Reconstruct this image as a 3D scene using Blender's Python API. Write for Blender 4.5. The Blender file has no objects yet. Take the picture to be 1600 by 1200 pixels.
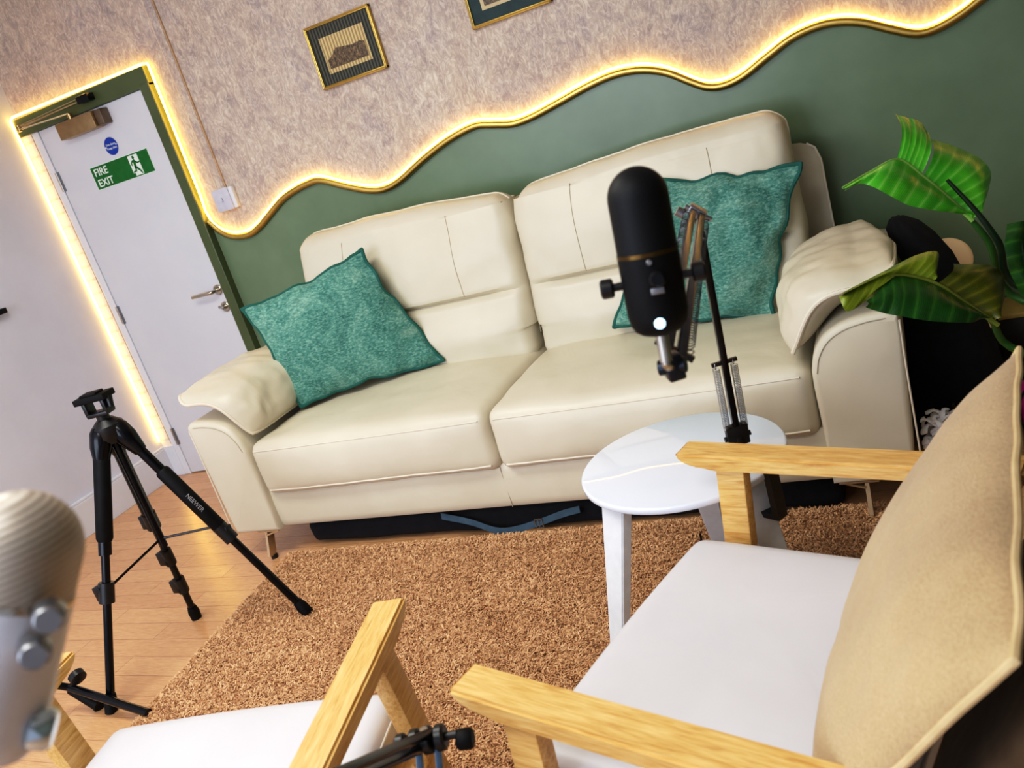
import bpy, bmesh, math, random
import numpy as np
from mathutils import Vector, Matrix, noise
random.seed(7)
rng = np.random.default_rng(7)
COL = bpy.context.scene.collection
PI = math.pi

# ------------------------------------------------------------------ camera
MR = ((0.888129850982457, 0.35870632055166474, -0.2873241086128437),
      (0.13796653023149544, 0.3882512852111058, 0.9111674797027198),
      (-0.4383954884915682, 0.8488761482856088, -0.295328089659667))
FPX = 1350.0
CAM = Vector((0, 0, 1.4164))
R_, U_, F_ = Vector(MR[0]), Vector(MR[1]), Vector(MR[2])
cd = bpy.data.cameras.new('camera')
cam = bpy.data.objects.new('camera', cd); COL.objects.link(cam)
mw = Matrix((R_, U_, -F_)).transposed().to_4x4(); mw.translation = CAM
cam.matrix_world = mw
cd.sensor_width = 36; cd.lens = FPX / 1600 * 36; cd.clip_start = 0.02
cd.dof.use_dof = True; cd.dof.focus_distance = 2.6; cd.dof.aperture_fstop = 5.6
bpy.context.scene.camera = cam

def at(px, py, d):      # a survey point: where a sight line meets depth d
    return CAM + (R_ * ((px - 800) / FPX) - U_ * ((py - 600) / FPX) + F_) * d
def on(ax, v, px, py):  # a survey point on an axis plane
    r = R_ * ((px - 800) / FPX) - U_ * ((py - 600) / FPX) + F_
    i = 'xyz'.index(ax)
    return CAM + r * ((v - CAM[i]) / r[i])

# ------------------------------------------------------------------ objects
def empty(name, label, cat, loc=(0, 0, 0), rz=0, group=None):
    o = bpy.data.objects.new(name, None); COL.objects.link(o)
    o.empty_display_size = .05
    o.location = loc; o.rotation_euler = (0, 0, rz)
    tag(o, label, cat, group); return o
def tag(o, label=None, cat=None, group=None, kind=None):
    if label: o['label'] = label
    if cat: o['category'] = cat
    if group: o['group'] = group
    if kind: o['kind'] = kind
    return o
def rootof(p):
    while p.parent: p = p.parent
    return p
def obj(name, bm, mat, parent=None, smooth=True, local=False, label=None, ang=40, origin=None):
    """bm verts are in world space unless local (then in the parent's space)"""
    me = bpy.data.meshes.new(name)
    if isinstance(bm, bmesh.types.BMesh):
        bmesh.ops.recalc_face_normals(bm, faces=bm.faces)
        bm.to_mesh(me); bm.free()
    else:
        me = bm
    o = bpy.data.objects.new(name, me); COL.objects.link(o)
    if smooth:
        me.polygons.foreach_set('use_smooth', [True] * len(me.polygons))
        if ang: me.set_sharp_from_angle(angle=math.radians(ang))
    if parent is not None:
        if not local:
            r = rootof(parent)
            me.transform(Matrix.LocRotScale(r.location, r.rotation_euler, None).inverted())
        o.parent = parent
    elif origin is not None:
        me.transform(Matrix.Translation(-Vector(origin))); o.location = origin
    if mat: me.materials.append(mat)
    if label: o['label'] = label
    return o
def struct(name, bm, mat, parent=None, smooth=False):
    o = obj(name, bm, mat, parent, smooth)
    if parent is None: o['kind'] = 'structure'
    return o
BM = bmesh.new
def box(bm, c, s, rot=None, bev=0, seg=2):
    t = bmesh.ops.create_cube(bm, size=1.0)
    vs = t['verts']
    bmesh.ops.scale(bm, vec=Vector(s), verts=vs)
    if bev:
        es = list({e for v in vs for e in v.link_edges})
        r = bmesh.ops.bevel(bm, geom=es, offset=bev, segments=seg, affect='EDGES', profile=.5)
        vs = list(set(r['verts']) | {v for f in r['faces'] for v in f.verts} | {v for v in vs if v.is_valid})
        # collect whole island
        seen = set(vs); st = list(vs)
        while st:
            v = st.pop()
            for e in v.link_edges:
                w = e.other_vert(v)
                if w not in seen: seen.add(w); st.append(w)
        vs = list(seen)
    m = Matrix.Translation(Vector(c)) @ (rot.to_4x4() if rot is not None else Matrix())
    bmesh.ops.transform(bm, matrix=m, verts=vs)
    return vs
def box2(bm, lo, hi, bev=0, seg=2):
    lo = Vector(lo); hi = Vector(hi)
    return box(bm, (lo + hi) / 2, hi - lo, None, bev, seg)
def frame_of(d, ref=None):
    d = d.normalized()
    ref = ref or (Vector((0, 0, 1)) if abs(d.z) < .9 else Vector((1, 0, 0)))
    a = d.cross(ref).normalized(); b = a.cross(d).normalized()
    return a, b
def bar(bm, p, q, w, h, ref=None, bev=0):
    p = Vector(p); q = Vector(q); d = (q - p)
    a, b = frame_of(d, ref)
    rot = Matrix((a, b, d.normalized())).transposed()
    return box(bm, (p + q) / 2, (w, h, d.length), rot, bev)
def catmull(P, n):
    P = [Vector(p) for p in P]
    if len(P) < 3: return [P[0].lerp(P[-1], i / n) for i in range(n + 1)]
    Q = [P[0] * 2 - P[1]] + P + [P[-1] * 2 - P[-2]]
    out = []
    for i in range(1, len(Q) - 2):
        for k in range(n):
            t = k / n
            p0, p1, p2, p3 = Q[i - 1:i + 3]
            out.append(.5 * ((2 * p1) + (p2 - p0) * t + (2 * p0 - 5 * p1 + 4 * p2 - p3) * t * t + (3 * p1 - p0 - 3 * p2 + p3) * t ** 3))
    out.append(P[-1]); return out
def tube(bm, pts, r, n=8, closed=False, cap=True, ref=None, flat=1.0):
    pts = [Vector(p) for p in pts]; N = len(pts)
    rr = r if isinstance(r, (list, tuple)) else [r] * N
    rings = []; a = None
    for i, p in enumerate(pts):
        if closed: d = pts[(i + 1) % N] - pts[i - 1]
        else: d = pts[min(i + 1, N - 1)] - pts[max(i - 1, 0)]
        if d.length < 1e-9: d = Vector((0, 0, 1))
        d.normalize()
        if a is None: a, b = frame_of(d, ref)
        else:
            a = (a - d * a.dot(d)); a = a.normalized() if a.length > 1e-6 else frame_of(d)[0]
        b = a.cross(d)
        rings.append([bm.verts.new(p + (a * math.cos(2 * PI * k / n) + b * math.sin(2 * PI * k / n) * flat) * rr[i]) for k in range(n)])
    for i in range(N if closed else N - 1):
        A = rings[i]; B = rings[(i + 1) % N]
        for k in range(n):
            bm.faces.new((A[k], A[(k + 1) % n], B[(k + 1) % n], B[k]))
    if cap and not closed:
        bm.faces.new(rings[0][::-1]); bm.faces.new(rings[-1])
def lathe(bm, prof, p, q, n=32):
    """prof: (t 0..1 along p->q, radius)"""
    p = Vector(p); q = Vector(q); d = q - p; a, b = frame_of(d)
    rings = []
    for t, r in prof:
        c = p + d * t
        rings.append([bm.verts.new(c + (a * math.cos(2 * PI * k / n) + b * math.sin(2 * PI * k / n)) * max(r, 1e-5)) for k in range(n)])
    for A, B in zip(rings, rings[1:]):
        for k in range(n): bm.faces.new((A[k], A[(k + 1) % n], B[(k + 1) % n], B[k]))
    bm.faces.new(rings[0][::-1]); bm.faces.new(rings[-1])
def cyl(bm, p, q, r, n=20): lathe(bm, [(0, r), (1, r)], p, q, n)
def prism(bm, poly, fn, t0, t1):
    """poly 2D points; fn(u,v,t)->world; extruded t0..t1"""
    A = [bm.verts.new(fn(u, v, t0)) for u, v in poly]
    B = [bm.verts.new(fn(u, v, t1)) for u, v in poly]
    n = len(poly)
    for k in range(n): bm.faces.new((A[k], A[(k + 1) % n], B[(k + 1) % n], B[k]))
    bm.faces.new(A[::-1]); bm.faces.new(B)
def nz(p, s, k=0): return noise.noise(Vector(p) * s + Vector((k * 7.3, k * 3.1, k * 5.7)))
def rbox(bm, half, r, n, F):
    """rounded box, each face an n-grid; F maps local point, normal -> world"""
    hx, hy, hz = half
    def P(p):
        c = Vector((max(-hx + r, min(hx - r, p.x)), max(-hy + r, min(hy - r, p.y)), max(-hz + r, min(hz - r, p.z))))
        d = p - c
        nn = d.normalized() if d.length > 1e-9 else Vector((0, 0, 1))
        return c + nn * r, nn
    for ax in range(3):
        o = [i for i in range(3) if i != ax]
        na, nb = n[o[0]], n[o[1]]
        for s in (-1, 1):
            g = []
            for i in range(na + 1):
                row = []
                for j in range(nb + 1):
                    def dist(k, m, h):   # denser near the rim
                        t = 2 * k / m - 1
                        return h * (math.sin(t * PI / 2) * .5 + t * .5)
                    v = [0, 0, 0]; v[ax] = s * half[ax]
                    v[o[0]] = dist(i, na, half[o[0]]); v[o[1]] = dist(j, nb, half[o[1]])
                    q, nn = P(Vector(v))
                    row.append(bm.verts.new(F(q, nn)))
                g.append(row)
            for i in range(na):
                for j in range(nb):
                    bm.faces.new((g[i][j], g[i + 1][j], g[i + 1][j + 1], g[i][j + 1]))
    bmesh.ops.remove_doubles(bm, verts=bm.verts, dist=2e-4)
def pillow(bm, P, N, Tt, Tb, p=4, q=.5, n=40, wr=.0, wf=9):
    """P(s,t) centre surface, N(s,t) normal, thickness Tt above and Tb below"""
    top = {}; bot = {}
    for i in range(n + 1):
        for j in range(n + 1):
            s = math.sin((2 * i / n - 1) * PI / 2); t = math.sin((2 * j / n - 1) * PI / 2)
            h = max(0, (1 - abs(s) ** p)) ** q * max(0, (1 - abs(t) ** p)) ** q
            c = P(s, t); nn = N(s, t)
            rim = i in (0, n) or j in (0, n)
            w = wr * nz(c, wf) * min(1, h * 2.2) + wr * .5 * nz(c, wf * 2.3, 3) * min(1, h * 2.2)
            top[i, j] = bm.verts.new(c + nn * (Tt * h + w))
            bot[i, j] = top[i, j] if rim else bm.verts.new(c - nn * (Tb * h))
    for i in range(n):
        for j in range(n):
            bm.faces.new((top[i, j], top[i + 1, j], top[i + 1, j + 1], top[i, j + 1]))
            f = (bot[i, j], bot[i, j + 1], bot[i + 1, j + 1], bot[i + 1, j])
            try: bm.faces.new(f)
            except ValueError: pass
def rim(P, m=24):
    L = []
    f = lambda k: math.sin((2 * k / m - 1) * PI / 2)
    L += [P(f(k), -1) for k in range(m)]; L += [P(1, f(k)) for k in range(m)]
    L += [P(-f(k), 1) for k in range(m)]; L += [P(-1, -f(k)) for k in range(m)]
    return L

# ------------------------------------------------------------------ materials
def lin(c):
    return tuple(((x / 255) / 12.92 if x / 255 <= .04045 else ((x / 255 + .055) / 1.055) ** 2.4) for x in c) + (1,)
class MT:
    def __init__(s, name, col, rough=.5, metal=0, **kw):
        s.m = bpy.data.materials.new(name); s.m.use_nodes = True
        s.nt = s.m.node_tree; s.b = s.nt.nodes['Principled BSDF']
        s.b.inputs['Base Color'].default_value = lin(col)
        s.b.inputs['Roughness'].default_value = rough
        s.b.inputs['Metallic'].default_value = metal
        for k, v in kw.items(): s.b.inputs[k.replace('_', ' ')].default_value = v
        s._c = None
    def n(s, t, **kw):
        x = s.nt.nodes.new(t)
        for k, v in kw.items():
            if hasattr(x, k): setattr(x, k, v)
            else: x.inputs[k.replace('_', ' ')].default_value = v
        return x
    def l(s, a, b): s.nt.links.new(a, b)
    def coord(s, scale=(1, 1, 1), kind='Object', rot=(0, 0, 0)):
        c = s.n('ShaderNodeTexCoord'); mp = s.n('ShaderNodeMapping')
        mp.inputs['Scale'].default_value = scale; mp.inputs['Rotation'].default_value = rot
        s.l(c.outputs[kind], mp.inputs['Vector']); return mp.outputs['Vector']
    def noise(s, vec, scale, detail=4, rough=.5, dist=0):
        x = s.n('ShaderNodeTexNoise'); x.inputs['Scale'].default_value = scale
        x.inputs['Detail'].default_value = detail; x.inputs['Roughness'].default_value = rough; x.inputs['Distortion'].default_value = dist
        s.l(vec, x.inputs['Vector']); return x.outputs['Fac']
    def ramp(s, fac, stops):
        x = s.n('ShaderNodeValToRGB'); e = x.color_ramp.elements
        while len(e) < len(stops): e.new(.5)
        for k, (p, c) in enumerate(stops): e[k].position = p; e[k].color = lin(c) if len(c) == 3 else c
        s.l(fac, x.inputs['Fac']); return x.outputs['Color']
    def mix(s, a, b, fac, mode='MIX'):
        x = s.n('ShaderNodeMix'); x.data_type = 'RGBA'; x.blend_type = mode
        for v, i in ((fac, 0), (a, 6), (b, 7)):
            if hasattr(v, 'links'): s.l(v, x.inputs[i])
            else: x.inputs[i].default_value = v if i == 0 else lin(v)
        return x.outputs[2]
    def color(s, c): s.l(c, s.b.inputs['Base Color'])
    def bump(s, h, strength=.3, dist=.01, prev=None):
        x = s.n('ShaderNodeBump'); x.inputs['Strength'].default_value = strength; x.inputs['Distance'].default_value = dist
        s.l(h, x.inputs['Height'])
        if prev: s.l(prev, x.inputs['Normal'])
        s.l(x.outputs['Normal'], s.b.inputs['Normal']); return x.outputs['Normal']
def simple(name, col, rough=.5, metal=0, **kw):
    t = MT(name, col, rough, metal, **kw)
    v = t.coord(); f = t.noise(v, 30, 3)
    c2 = tuple(max(0, x - 8) for x in col); c1 = tuple(min(255, x + 5) for x in col)
    t.color(t.ramp(f, [(.3, c2), (.7, c1)])); return t.m
def emis(name, col, strength):
    t = MT(name, col, .5); t.b.inputs['Emission Color'].default_value = lin(col); t.b.inputs['Emission Strength'].default_value = strength
    return t.m

def m_wallpaper():
    t = MT('wallpaper', (185, 170, 160), .62)
    v = t.coord()
    a = t.noise(v, 3.2, 4, .65, .8); b = t.noise(t.coord((1, 1, .75)), 10.5, 7, .74, 1.5)
    v2 = t.coord((1.5, 1, .7)); c = t.noise(v2, 27, 6, .74, 2.4)
    base = t.ramp(a, [(.36, (188, 166, 146)), (.5, (192, 176, 162)), (.64, (172, 162, 164))])
    mid = t.ramp(b, [(.30, (96, 86, 92)), (.40, (152, 138, 138)), (.53, (188, 172, 158)), (.68, (222, 208, 188))])
    x = t.mix(base, mid, .62)
    fl = t.ramp(c, [(.40, (148, 136, 132)), (.5, (184, 170, 158)), (.60, (238, 226, 210))])
    x = t.mix(x, fl, .36)
    t.color(x); t.bump(c, .3, .004); return t.m
def m_paint(name, col, rough=.35, bump=.08, var=7):
    t = MT(name, col, rough); v = t.coord()
    f = t.noise(v, 3, 4, .6)
    t.color(t.ramp(f, [(.3, tuple(x - var for x in col)), (.7, tuple(min(255, x + var) for x in col))]))
    t.bump(t.noise(v, 90, 3), bump, .002); return t.m
def m_floor():
    t = MT('laminate_floor', (205, 155, 110), .27)
    v = t.coord()
    br = t.n('ShaderNodeTexBrick'); t.l(v, br.inputs['Vector'])
    br.offset = .37; br.inputs['Scale'].default_value = 1
    br.inputs['Brick Width'].default_value = .9; br.inputs['Row Height'].default_value = .098
    br.inputs['Mortar Size'].default_value = .0018; br.inputs['Mortar Smooth'].default_value = .1
    br.inputs['Color1'].default_value = lin((214, 168, 118)); br.inputs['Color2'].default_value = lin((190, 140, 96)); br.inputs['Mortar'].default_value = lin((124, 84, 56))
    g = t.noise(t.coord((1.2, 16, 1)), 7, 8, .65, 1.4)
    g2 = t.noise(t.coord((3, 60, 1)), 8, 4, .6, .3)
    c = t.ramp(g, [(.3, (158, 108, 72)), (.5, (206, 158, 114)), (.72, (228, 184, 140))])
    x = t.mix(br.outputs['Color'], c, .38)
    x = t.mix(x, t.ramp(g2, [(.35, (165, 118, 82)), (.65, (232, 192, 150))]), .25)
    t.color(x); t.bump(g2, .05, .002); return t.m
def m_wood():
    t = MT('ash_wood', (214, 172, 104), .36)
    g = t.noise(t.coord((9, 1.1, 9)), 6, 6, .6, 1.8)
    g2 = t.noise(t.coord((60, 3, 60)), 5, 4, .6, .4)
    c = t.ramp(g, [(.28, (176, 124, 58)), (.48, (212, 168, 98)), (.7, (230, 194, 132))])
    x = t.mix(c, t.ramp(g2, [(.35, (172, 122, 60)), (.6, (234, 200, 140))]), .3)
    t.color(x); t.bump(g2, .08, .001); return t.m
def m_leather(name='cream_leather', col=(214, 204, 184)):
    t = MT(name, col, .42); v = t.coord()
    f = t.noise(v, 2.5, 3)
    t.color(t.ramp(f, [(.3, tuple(x - 8 for x in col)), (.7, tuple(min(255, x + 5) for x in col))]))
    vo = t.n('ShaderNodeTexVoronoi'); vo.inputs['Scale'].default_value = 420; t.l(v, vo.inputs['Vector'])
    n1 = t.bump(t.noise(v, 7, 3, .5, .8), .22, .012)
    t.bump(vo.outputs['Distance'], .07, .001, n1); return t.m
def m_velvet():
    t = MT('teal_chenille', (70, 128, 112), .85, Sheen_Weight=.5, Sheen_Roughness=.4)
    t.b.inputs['Sheen Tint'].default_value = lin((170, 225, 205))
    v = t.coord()
    a = t.noise(v, 5, 6, .72, 1.2)
    w1 = t.noise(t.coord((1, 1, 2.2)), 80, 4, .7); w2 = t.noise(t.coord((1, 4, 1)), 50, 3, .8)
    c = t.ramp(a, [(.32, (34, 92, 84)), (.48, (76, 132, 120)), (.66, (142, 176, 160))])
    d = t.ramp(w1, [(.36, (24, 76, 70)), (.5, (86, 142, 128)), (.64, (170, 204, 186))])
    t.color(t.mix(c, d, .42)); n1 = t.bump(w1, .8, .005); t.bump(w2, .4, .003, n1); return t.m
def m_knit():
    t = MT('beige_weave', (190, 162, 118), .9, Sheen_Weight=.3)
    v = t.coord()
    f = t.noise(v, 5, 4, .6); w1 = t.noise(t.coord((1, 1, 5)), 150, 3, .7); w2 = t.noise(t.coord((4, 4, 1)), 110, 3, .7)
    c = t.ramp(f, [(.3, (164, 136, 92)), (.7, (196, 168, 122))])
    c = t.mix(c, t.ramp(w1, [(.35, (146, 118, 78)), (.65, (212, 186, 144))]), .3)
    c = t.mix(c, t.ramp(w2, [(.35, (146, 118, 78)), (.65, (212, 186, 144))]), .25)
    t.color(c); n1 = t.bump(w1, .6, .003); t.bump(w2, .5, .003, n1); return t.m
def m_rug():
    t = MT('rug_pile', (190, 138, 98), .95)
    v = t.coord()
    a = t.noise(v, 45, 4, .7, .5); b = t.noise(v, 4.5, 4, .6, .6)
    c = t.ramp(a, [(.32, (178, 132, 94)), (.5, (220, 175, 131)), (.68, (244, 207, 166))])
    d = t.ramp(b, [(.3, (196, 150, 108)), (.7, (238, 198, 154))])
    t.color(t.mix(c, d, .45)); return t.m
def m_leaf(name, lo, hi, vein, tr=.25):
    t = MT(name, hi, .28)
    uv = t.n('ShaderNodeTexCoord').outputs['UV']
    mp = t.n('ShaderNodeMapping'); t.l(uv, mp.inputs['Vector'])
    w = t.n('ShaderNodeTexWave'); w.bands_direction = 'Y'; w.inputs['Scale'].default_value = 1.7; w.inputs['Distortion'].default_value = .8; w.inputs['Detail'].default_value = 1
    t.l(mp.outputs['Vector'], w.inputs['Vector'])
    w2 = t.n('ShaderNodeTexWave'); w2.bands_direction = 'Y'; w2.inputs['Scale'].default_value = 14; w2.inputs['Distortion'].default_value = .6
    t.l(mp.outputs['Vector'], w2.inputs['Vector'])
    f = t.noise(t.coord(), 12, 4, .6)
    c = t.ramp(f, [(.3, lo), (.7, hi)])
    vv = t.ramp(w.outputs['Fac'], [(.0, vein), (.12, hi), (.6, lo)])
    c = t.mix(c, vv, .3)
    c = t.mix(c, t.ramp(w2.outputs['Fac'], [(0, vein), (.4, lo)]), .12)
    t.color(c); n1 = t.bump(w.outputs['Fac'], .15, .003); t.bump(w2.outputs['Fac'], .12, .001, n1)
    t.b.inputs['Transmission Weight'].default_value = 0
    t.b.inputs['Subsurface Weight'].default_value = tr; t.b.inputs['Subsurface Radius'].default_value = (.01, .02, .004)
    return t.m

WALLP = m_wallpaper(); GREEN = m_paint('sage_green_paint', (106, 126, 98), .3); WHITEW = m_paint('white_wall_paint', (209, 212, 223), .55, .12, 4)
DOORW = m_paint('white_door_paint', (206, 208, 214), .38, .03, 3); TRIMW = m_paint('white_gloss_paint', (216, 219, 226), .35, .03, 3)
GREEND = m_paint('dark_green_gloss', (80, 92, 58), .28, .05)
CEIL = m_paint('ceiling_paint', (225, 225, 225), .8, .05, 3)
FLOOR = m_floor(); WOOD = m_wood(); LEA = m_leather('cream_leather', (211, 203, 182)); LEAP = m_leather('cream_piping', (222, 212, 192)); VEL = m_velvet(); KNIT = m_knit(); RUG = m_rug()
SEAM = simple('stitch_shadow', (176, 166, 143), .7)
TEALP = simple('teal_piping', (30, 92, 82), .8)
SEATW = m_leather('white_seat_vinyl', (212, 211, 216))
BLACK = simple('black_plastic', (14, 15, 18), .38); BLACKM = simple('black_matte', (6, 7, 10), .6, Specular_IOR_Level=.22); BLACKG = simple('black_gloss_metal', (12, 13, 18), .2, .4)
NAVY = simple('black_cloth', (7, 8, 15), .9)
CHROME = simple('brushed_steel', (190, 184, 172), .25, 1.0); STEELG = simple('satin_grey_steel', (150, 150, 152), .35, .9); LEGM = simple('champagne_metal', (206, 182, 146), .35, .7); GOLD = simple('gold_metal', (200, 172, 100), .36, 1.0)
BRONZE = simple('bronze_grey_metal', (168, 142, 106), .35, .8)
TABW = MT('white_table_lacquer', (222, 228, 240), .05).m; TABL = simple('white_leg_paint', (226, 231, 236), .3); TABE = simple('table_edge', (212, 200, 184), .4)
LED = emis('led_strip_light', (255, 194, 84), 14)
GLOW = emis('mic_mute_light', (190, 230, 255), 2.2)
SIGNG = simple('sign_green', (2, 104, 34), .4); SIGNB = simple('sign_blue', (8, 58, 160), .4); SIGNW = simple('sign_white', (225, 235, 225), .4)

# ------------------------------------------------------------------ room
YW = 3.41; XL = -4.05; XR = 1.7; YB = -1.6; ZC = 2.62
def plane(name, pts, mat, kind=True):
    bm = BM(); bm.faces.new([bm.verts.new(p) for p in pts]); return struct(name, bm, mat)
bm = BM(); box2(bm, (XL - .1, YB, -.06), (XR + .1, YW + .1, 0)); struct('floor', bm, FLOOR)
bm = BM(); box2(bm, (XL - .1, YW, 0), (XR + .1, YW + .1, ZC)); wall_back = struct('wall_back', bm, WALLP)
bm = BM(); box2(bm, (XL - .1, YB, 0), (XL, YW, ZC)); struct('wall_left', bm, WHITEW)
bm = BM(); box2(bm, (XR, YB, 0), (XR + .1, YW, ZC)); struct('wall_right', bm, m_paint('olive_wall_paint', (92, 98, 74), .5))
bm = BM(); box2(bm, (XL - .1, YB, ZC), (XR + .1, YW + .1, ZC + .06)); struct('ceiling', bm, CEIL)
# wave
WV = [(-3.088, 1.336), (-3.036, 1.272), (-2.971, 1.235), (-2.881, 1.224), (-2.8, 1.248), (-2.746, 1.274), (-2.617, 1.337), (-2.528, 1.361), (-2.448, 1.372), (-2.375, 1.369),
      (-2.254, 1.312), (-2.148, 1.268), (-2.066, 1.254), (-1.974, 1.272), (-1.836, 1.328), (-1.69, 1.375), (-1.559, 1.396), (-1.474, 1.380), (-1.391, 1.361), (-1.303, 1.365),
      (-1.183, 1.387), (-1.039, 1.415), (-.931, 1.425), (-.832, 1.413), (-.741, 1.377), (-.657, 1.317), (-.605, 1.285), (-.545, 1.274), (-.474, 1.287), (-.375, 1.33), (-.28, 1.367),
      (-.172, 1.376), (-.072, 1.351), (.022, 1.299), (.095, 1.262), (.153, 1.258), (.232, 1.28), (.30, 1.312), (.40, 1.35), (.52, 1.37), (.66, 1.33), (.8, 1.28), (.95, 1.27), (1.1, 1.32), (1.3, 1.37), (1.5, 1.33), (XR, 1.28)]
wp = catmull([(x, YW, z) for x, z in WV], 5)
bm = BM()
fr = [bm.verts.new((p.x, YW - .004, p.z - .012)) for p in wp]; lo = [bm.verts.new((p.x, YW - .004, 0)) for p in wp]
for i in range(len(wp) - 1): bm.faces.new((fr[i], fr[i + 1], lo[i + 1], lo[i]))
struct('painted_panel', bm, GREEN, wall_back)
# green strip between door frame and panel
bm = BM(); box2(bm, (-3.150, YW - .045, 0), (-3.092, YW, 2.0), .003); box2(bm, (-4.045, YW - .04, 1.985), (-3.092, YW, 2.075), .003)
struct('trim_1', bm, GREEND)
# painted brick nib at the hinge side
def m_brick():
    t = MT('painted_brick', (226, 216, 205), .5); v = t.coord(rot=(PI / 2, 0, 0))
    br = t.n('ShaderNodeTexBrick'); t.l(v, br.inputs['Vector']); br.inputs['Scale'].default_value = 1
    br.inputs['Brick Width'].default_value = .215; br.inputs['Row Height'].default_value = .075; br.inputs['Mortar Size'].default_value = .006
    for k in ('Color1', 'Color2'): br.inputs[k].default_value = lin((228, 222, 214))
    br.inputs['Mortar'].default_value = lin((208, 200, 190)); t.color(br.outputs['Color'])
    n1 = t.bump(br.outputs['Fac'], .6, -.006); t.bump(t.noise(v, 60, 4), .3, .004, n1); return t.m
bm = BM(); box2(bm, (XL, YW - .02, 0), (-3.962, YW, 1.985)); struct('painted_brick', bm, m_brick(), wall_back)
bm = BM(); box2(bm, (-3.962, YW - .03, 0), (-3.915, YW, 1.985), .003)
struct('trim_2', bm, TRIMW)
bm = BM(); box2(bm, (-3.9655, YW - .031, .2), (-3.9625, YW - .0305, 1.98)); struct('trim_3', bm, simple('dark_gap', (60, 52, 44), .8))
# baseboard on the left wall
bm = BM(); box2(bm, (XL, YB, 0), (XL + .022, YW - .02, .175), .002); box2(bm, (XL, YB, .175), (XL + .016, YW - .02, .19), .004)
box2(bm, (XL, YW - .035, 0), (-3.955, YW - .018, .19), .003)
struct('baseboard_left', bm, TRIMW)
# light strip: up the corner, across the lintel, down the frame, then the wave
def strip(pts, r=.0058): 
    bm = BM(); tube(bm, pts, r, 8); return bm
path = [Vector((-4.04, 3.375, .225)), Vector((-4.042, 3.375, 1.0)), Vector((-4.044, 3.372, 1.9)), Vector((-4.046, 3.368, 2.03)), Vector((-4.042, 3.365, 2.075)), Vector((-4.02, 3.365, 2.088)), Vector((-3.6, 3.37, 2.085)), Vector((-3.10, 3.385, 2.083)), Vector((-3.074, 3.395, 2.078)), Vector((-3.072, 3.395, 2.04))]
path += [Vector((-3.073, 3.395, 1.9)), Vector((-3.075, 3.395, 1.45)), Vector((-3.083, 3.396, 1.37))]
path += [Vector((p.x, YW - .016, p.z + .003)) for p in wp[2:]]
led = obj('led_strip', strip(path), LED); tag(led, 'thin warm glowing light strip running round the door and along the wavy gold moulding', 'light strip')
# gold half-round moulding
mp_ = [Vector((p.x, YW - .016, p.z - .019)) for p in wp]
bm = BM(); tube(bm, mp_, .0155, 12)
mould = obj('wavy_moulding', bm, GOLD); tag(mould, 'wavy polished gold moulding dividing patterned wallpaper from green paint', 'moulding')
# cable trunking + switch plate
bm = BM(); box2(bm, (-2.968, YW - .013, 1.445), (-2.918, YW, ZC), .002)
o = obj('cable_trunking', bm, WALLP, ang=30); tag(o, 'slim vertical trunking papered over on the wall above the small white plate', 'trunking')
bm = BM(); box2(bm, (-2.973, YW - .009, 1.445), (-2.967, YW, ZC)); obj('edge_line', bm, simple('cream_edge', (222, 200, 170), .5), o, smooth=False)  # light line drawn along the trunking's left edge
bm = BM(); box2(bm, (-2.919, YW - .009, 1.445), (-2.913, YW, ZC)); obj('edge_line', bm, simple('tan_reflection', (192, 162, 130), .5), o, smooth=False)  # orange reflection on the right edge, drawn as a tan strip
bm = BM(); box2(bm, (-2.988, 3.385, 1.344), (-2.872, YW, 1.446), .004)
t = empty('wall_socket', 'small square white wall plate at the foot of the papered trunking', 'wall plate', (-2.93, YW, 1.344))
obj('back_box', bm, TRIMW, t, ang=30)
bm = BM(); box2(bm, (-2.992, 3.377, 1.342), (-2.892, 3.385, 1.448), .003); obj('face_plate', bm, simple('plate_white', (196, 196, 208), .3), t, ang=30)

def text_bm(body, size, xform, extrude=.0006, bold=0):
    cu = bpy.data.curves.new('t', 'FONT'); cu.body = body; cu.size = size; cu.extrude = extrude; cu.align_x = 'LEFT'; cu.offset = bold
    o = bpy.data.objects.new('t', cu); COL.objects.link(o)
    bpy.context.view_layer.update()
    me = bpy.data.meshes.new_from_object(o.evaluated_get(bpy.context.evaluated_depsgraph_get()))
    bpy.data.objects.remove(o); me.transform(xform); return me
def wall_text(body, size, x, y, z, sx=1.0, rot=0, bold=0):  # text reading along +x, facing -y
    m = Matrix.Translation((x, y, z)) @ Matrix.Rotation(rot, 4, 'Y') @ Matrix(((sx, 0, 0, 0), (0, 0, -1, 0), (0, 1, 0, 0), (0, 0, 0, 1)))
    return text_bm(body, size, m, bold=bold)
obj('marking', wall_text('3', .03, -2.95, 3.3765, 1.385), simple('grey_print', (130, 130, 140), .5), t, smooth=False)

# ------------------------------------------------------------------ door
DF = 3.385
bm = BM(); box2(bm, (-3.912, DF, .006), (-3.151, DF + .02, 1.984), .002)
door = struct('door_1', bm, DOORW)
for z in (.24, .98, 1.72):
    bm = BM(); cyl(bm, (-3.913, DF - .004, z - .05), (-3.913, DF - .004, z + .05), .008, 12); box2(bm, (-3.925, DF - .006, z - .05), (-3.899, DF + .003, z + .05))
    obj('hinge', bm, STEELG, door)
hp = Vector((-3.190, DF, .985))
bm = BM(); lathe(bm, [(0, .027), (.7, .027), (1, .024)], hp, hp + Vector((0, -.01, 0)), 28)
tube(bm, catmull([hp, hp + Vector((0, -.04, 0)), hp + Vector((-.012, -.055, 0)), hp + Vector((-.06, -.056, 0)), hp + Vector((-.135, -.052, -.002))], 6), .0095, 12)
obj('door_handle', bm, CHROME, door)
lp = Vector((-3.186, DF, .893))
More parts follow.
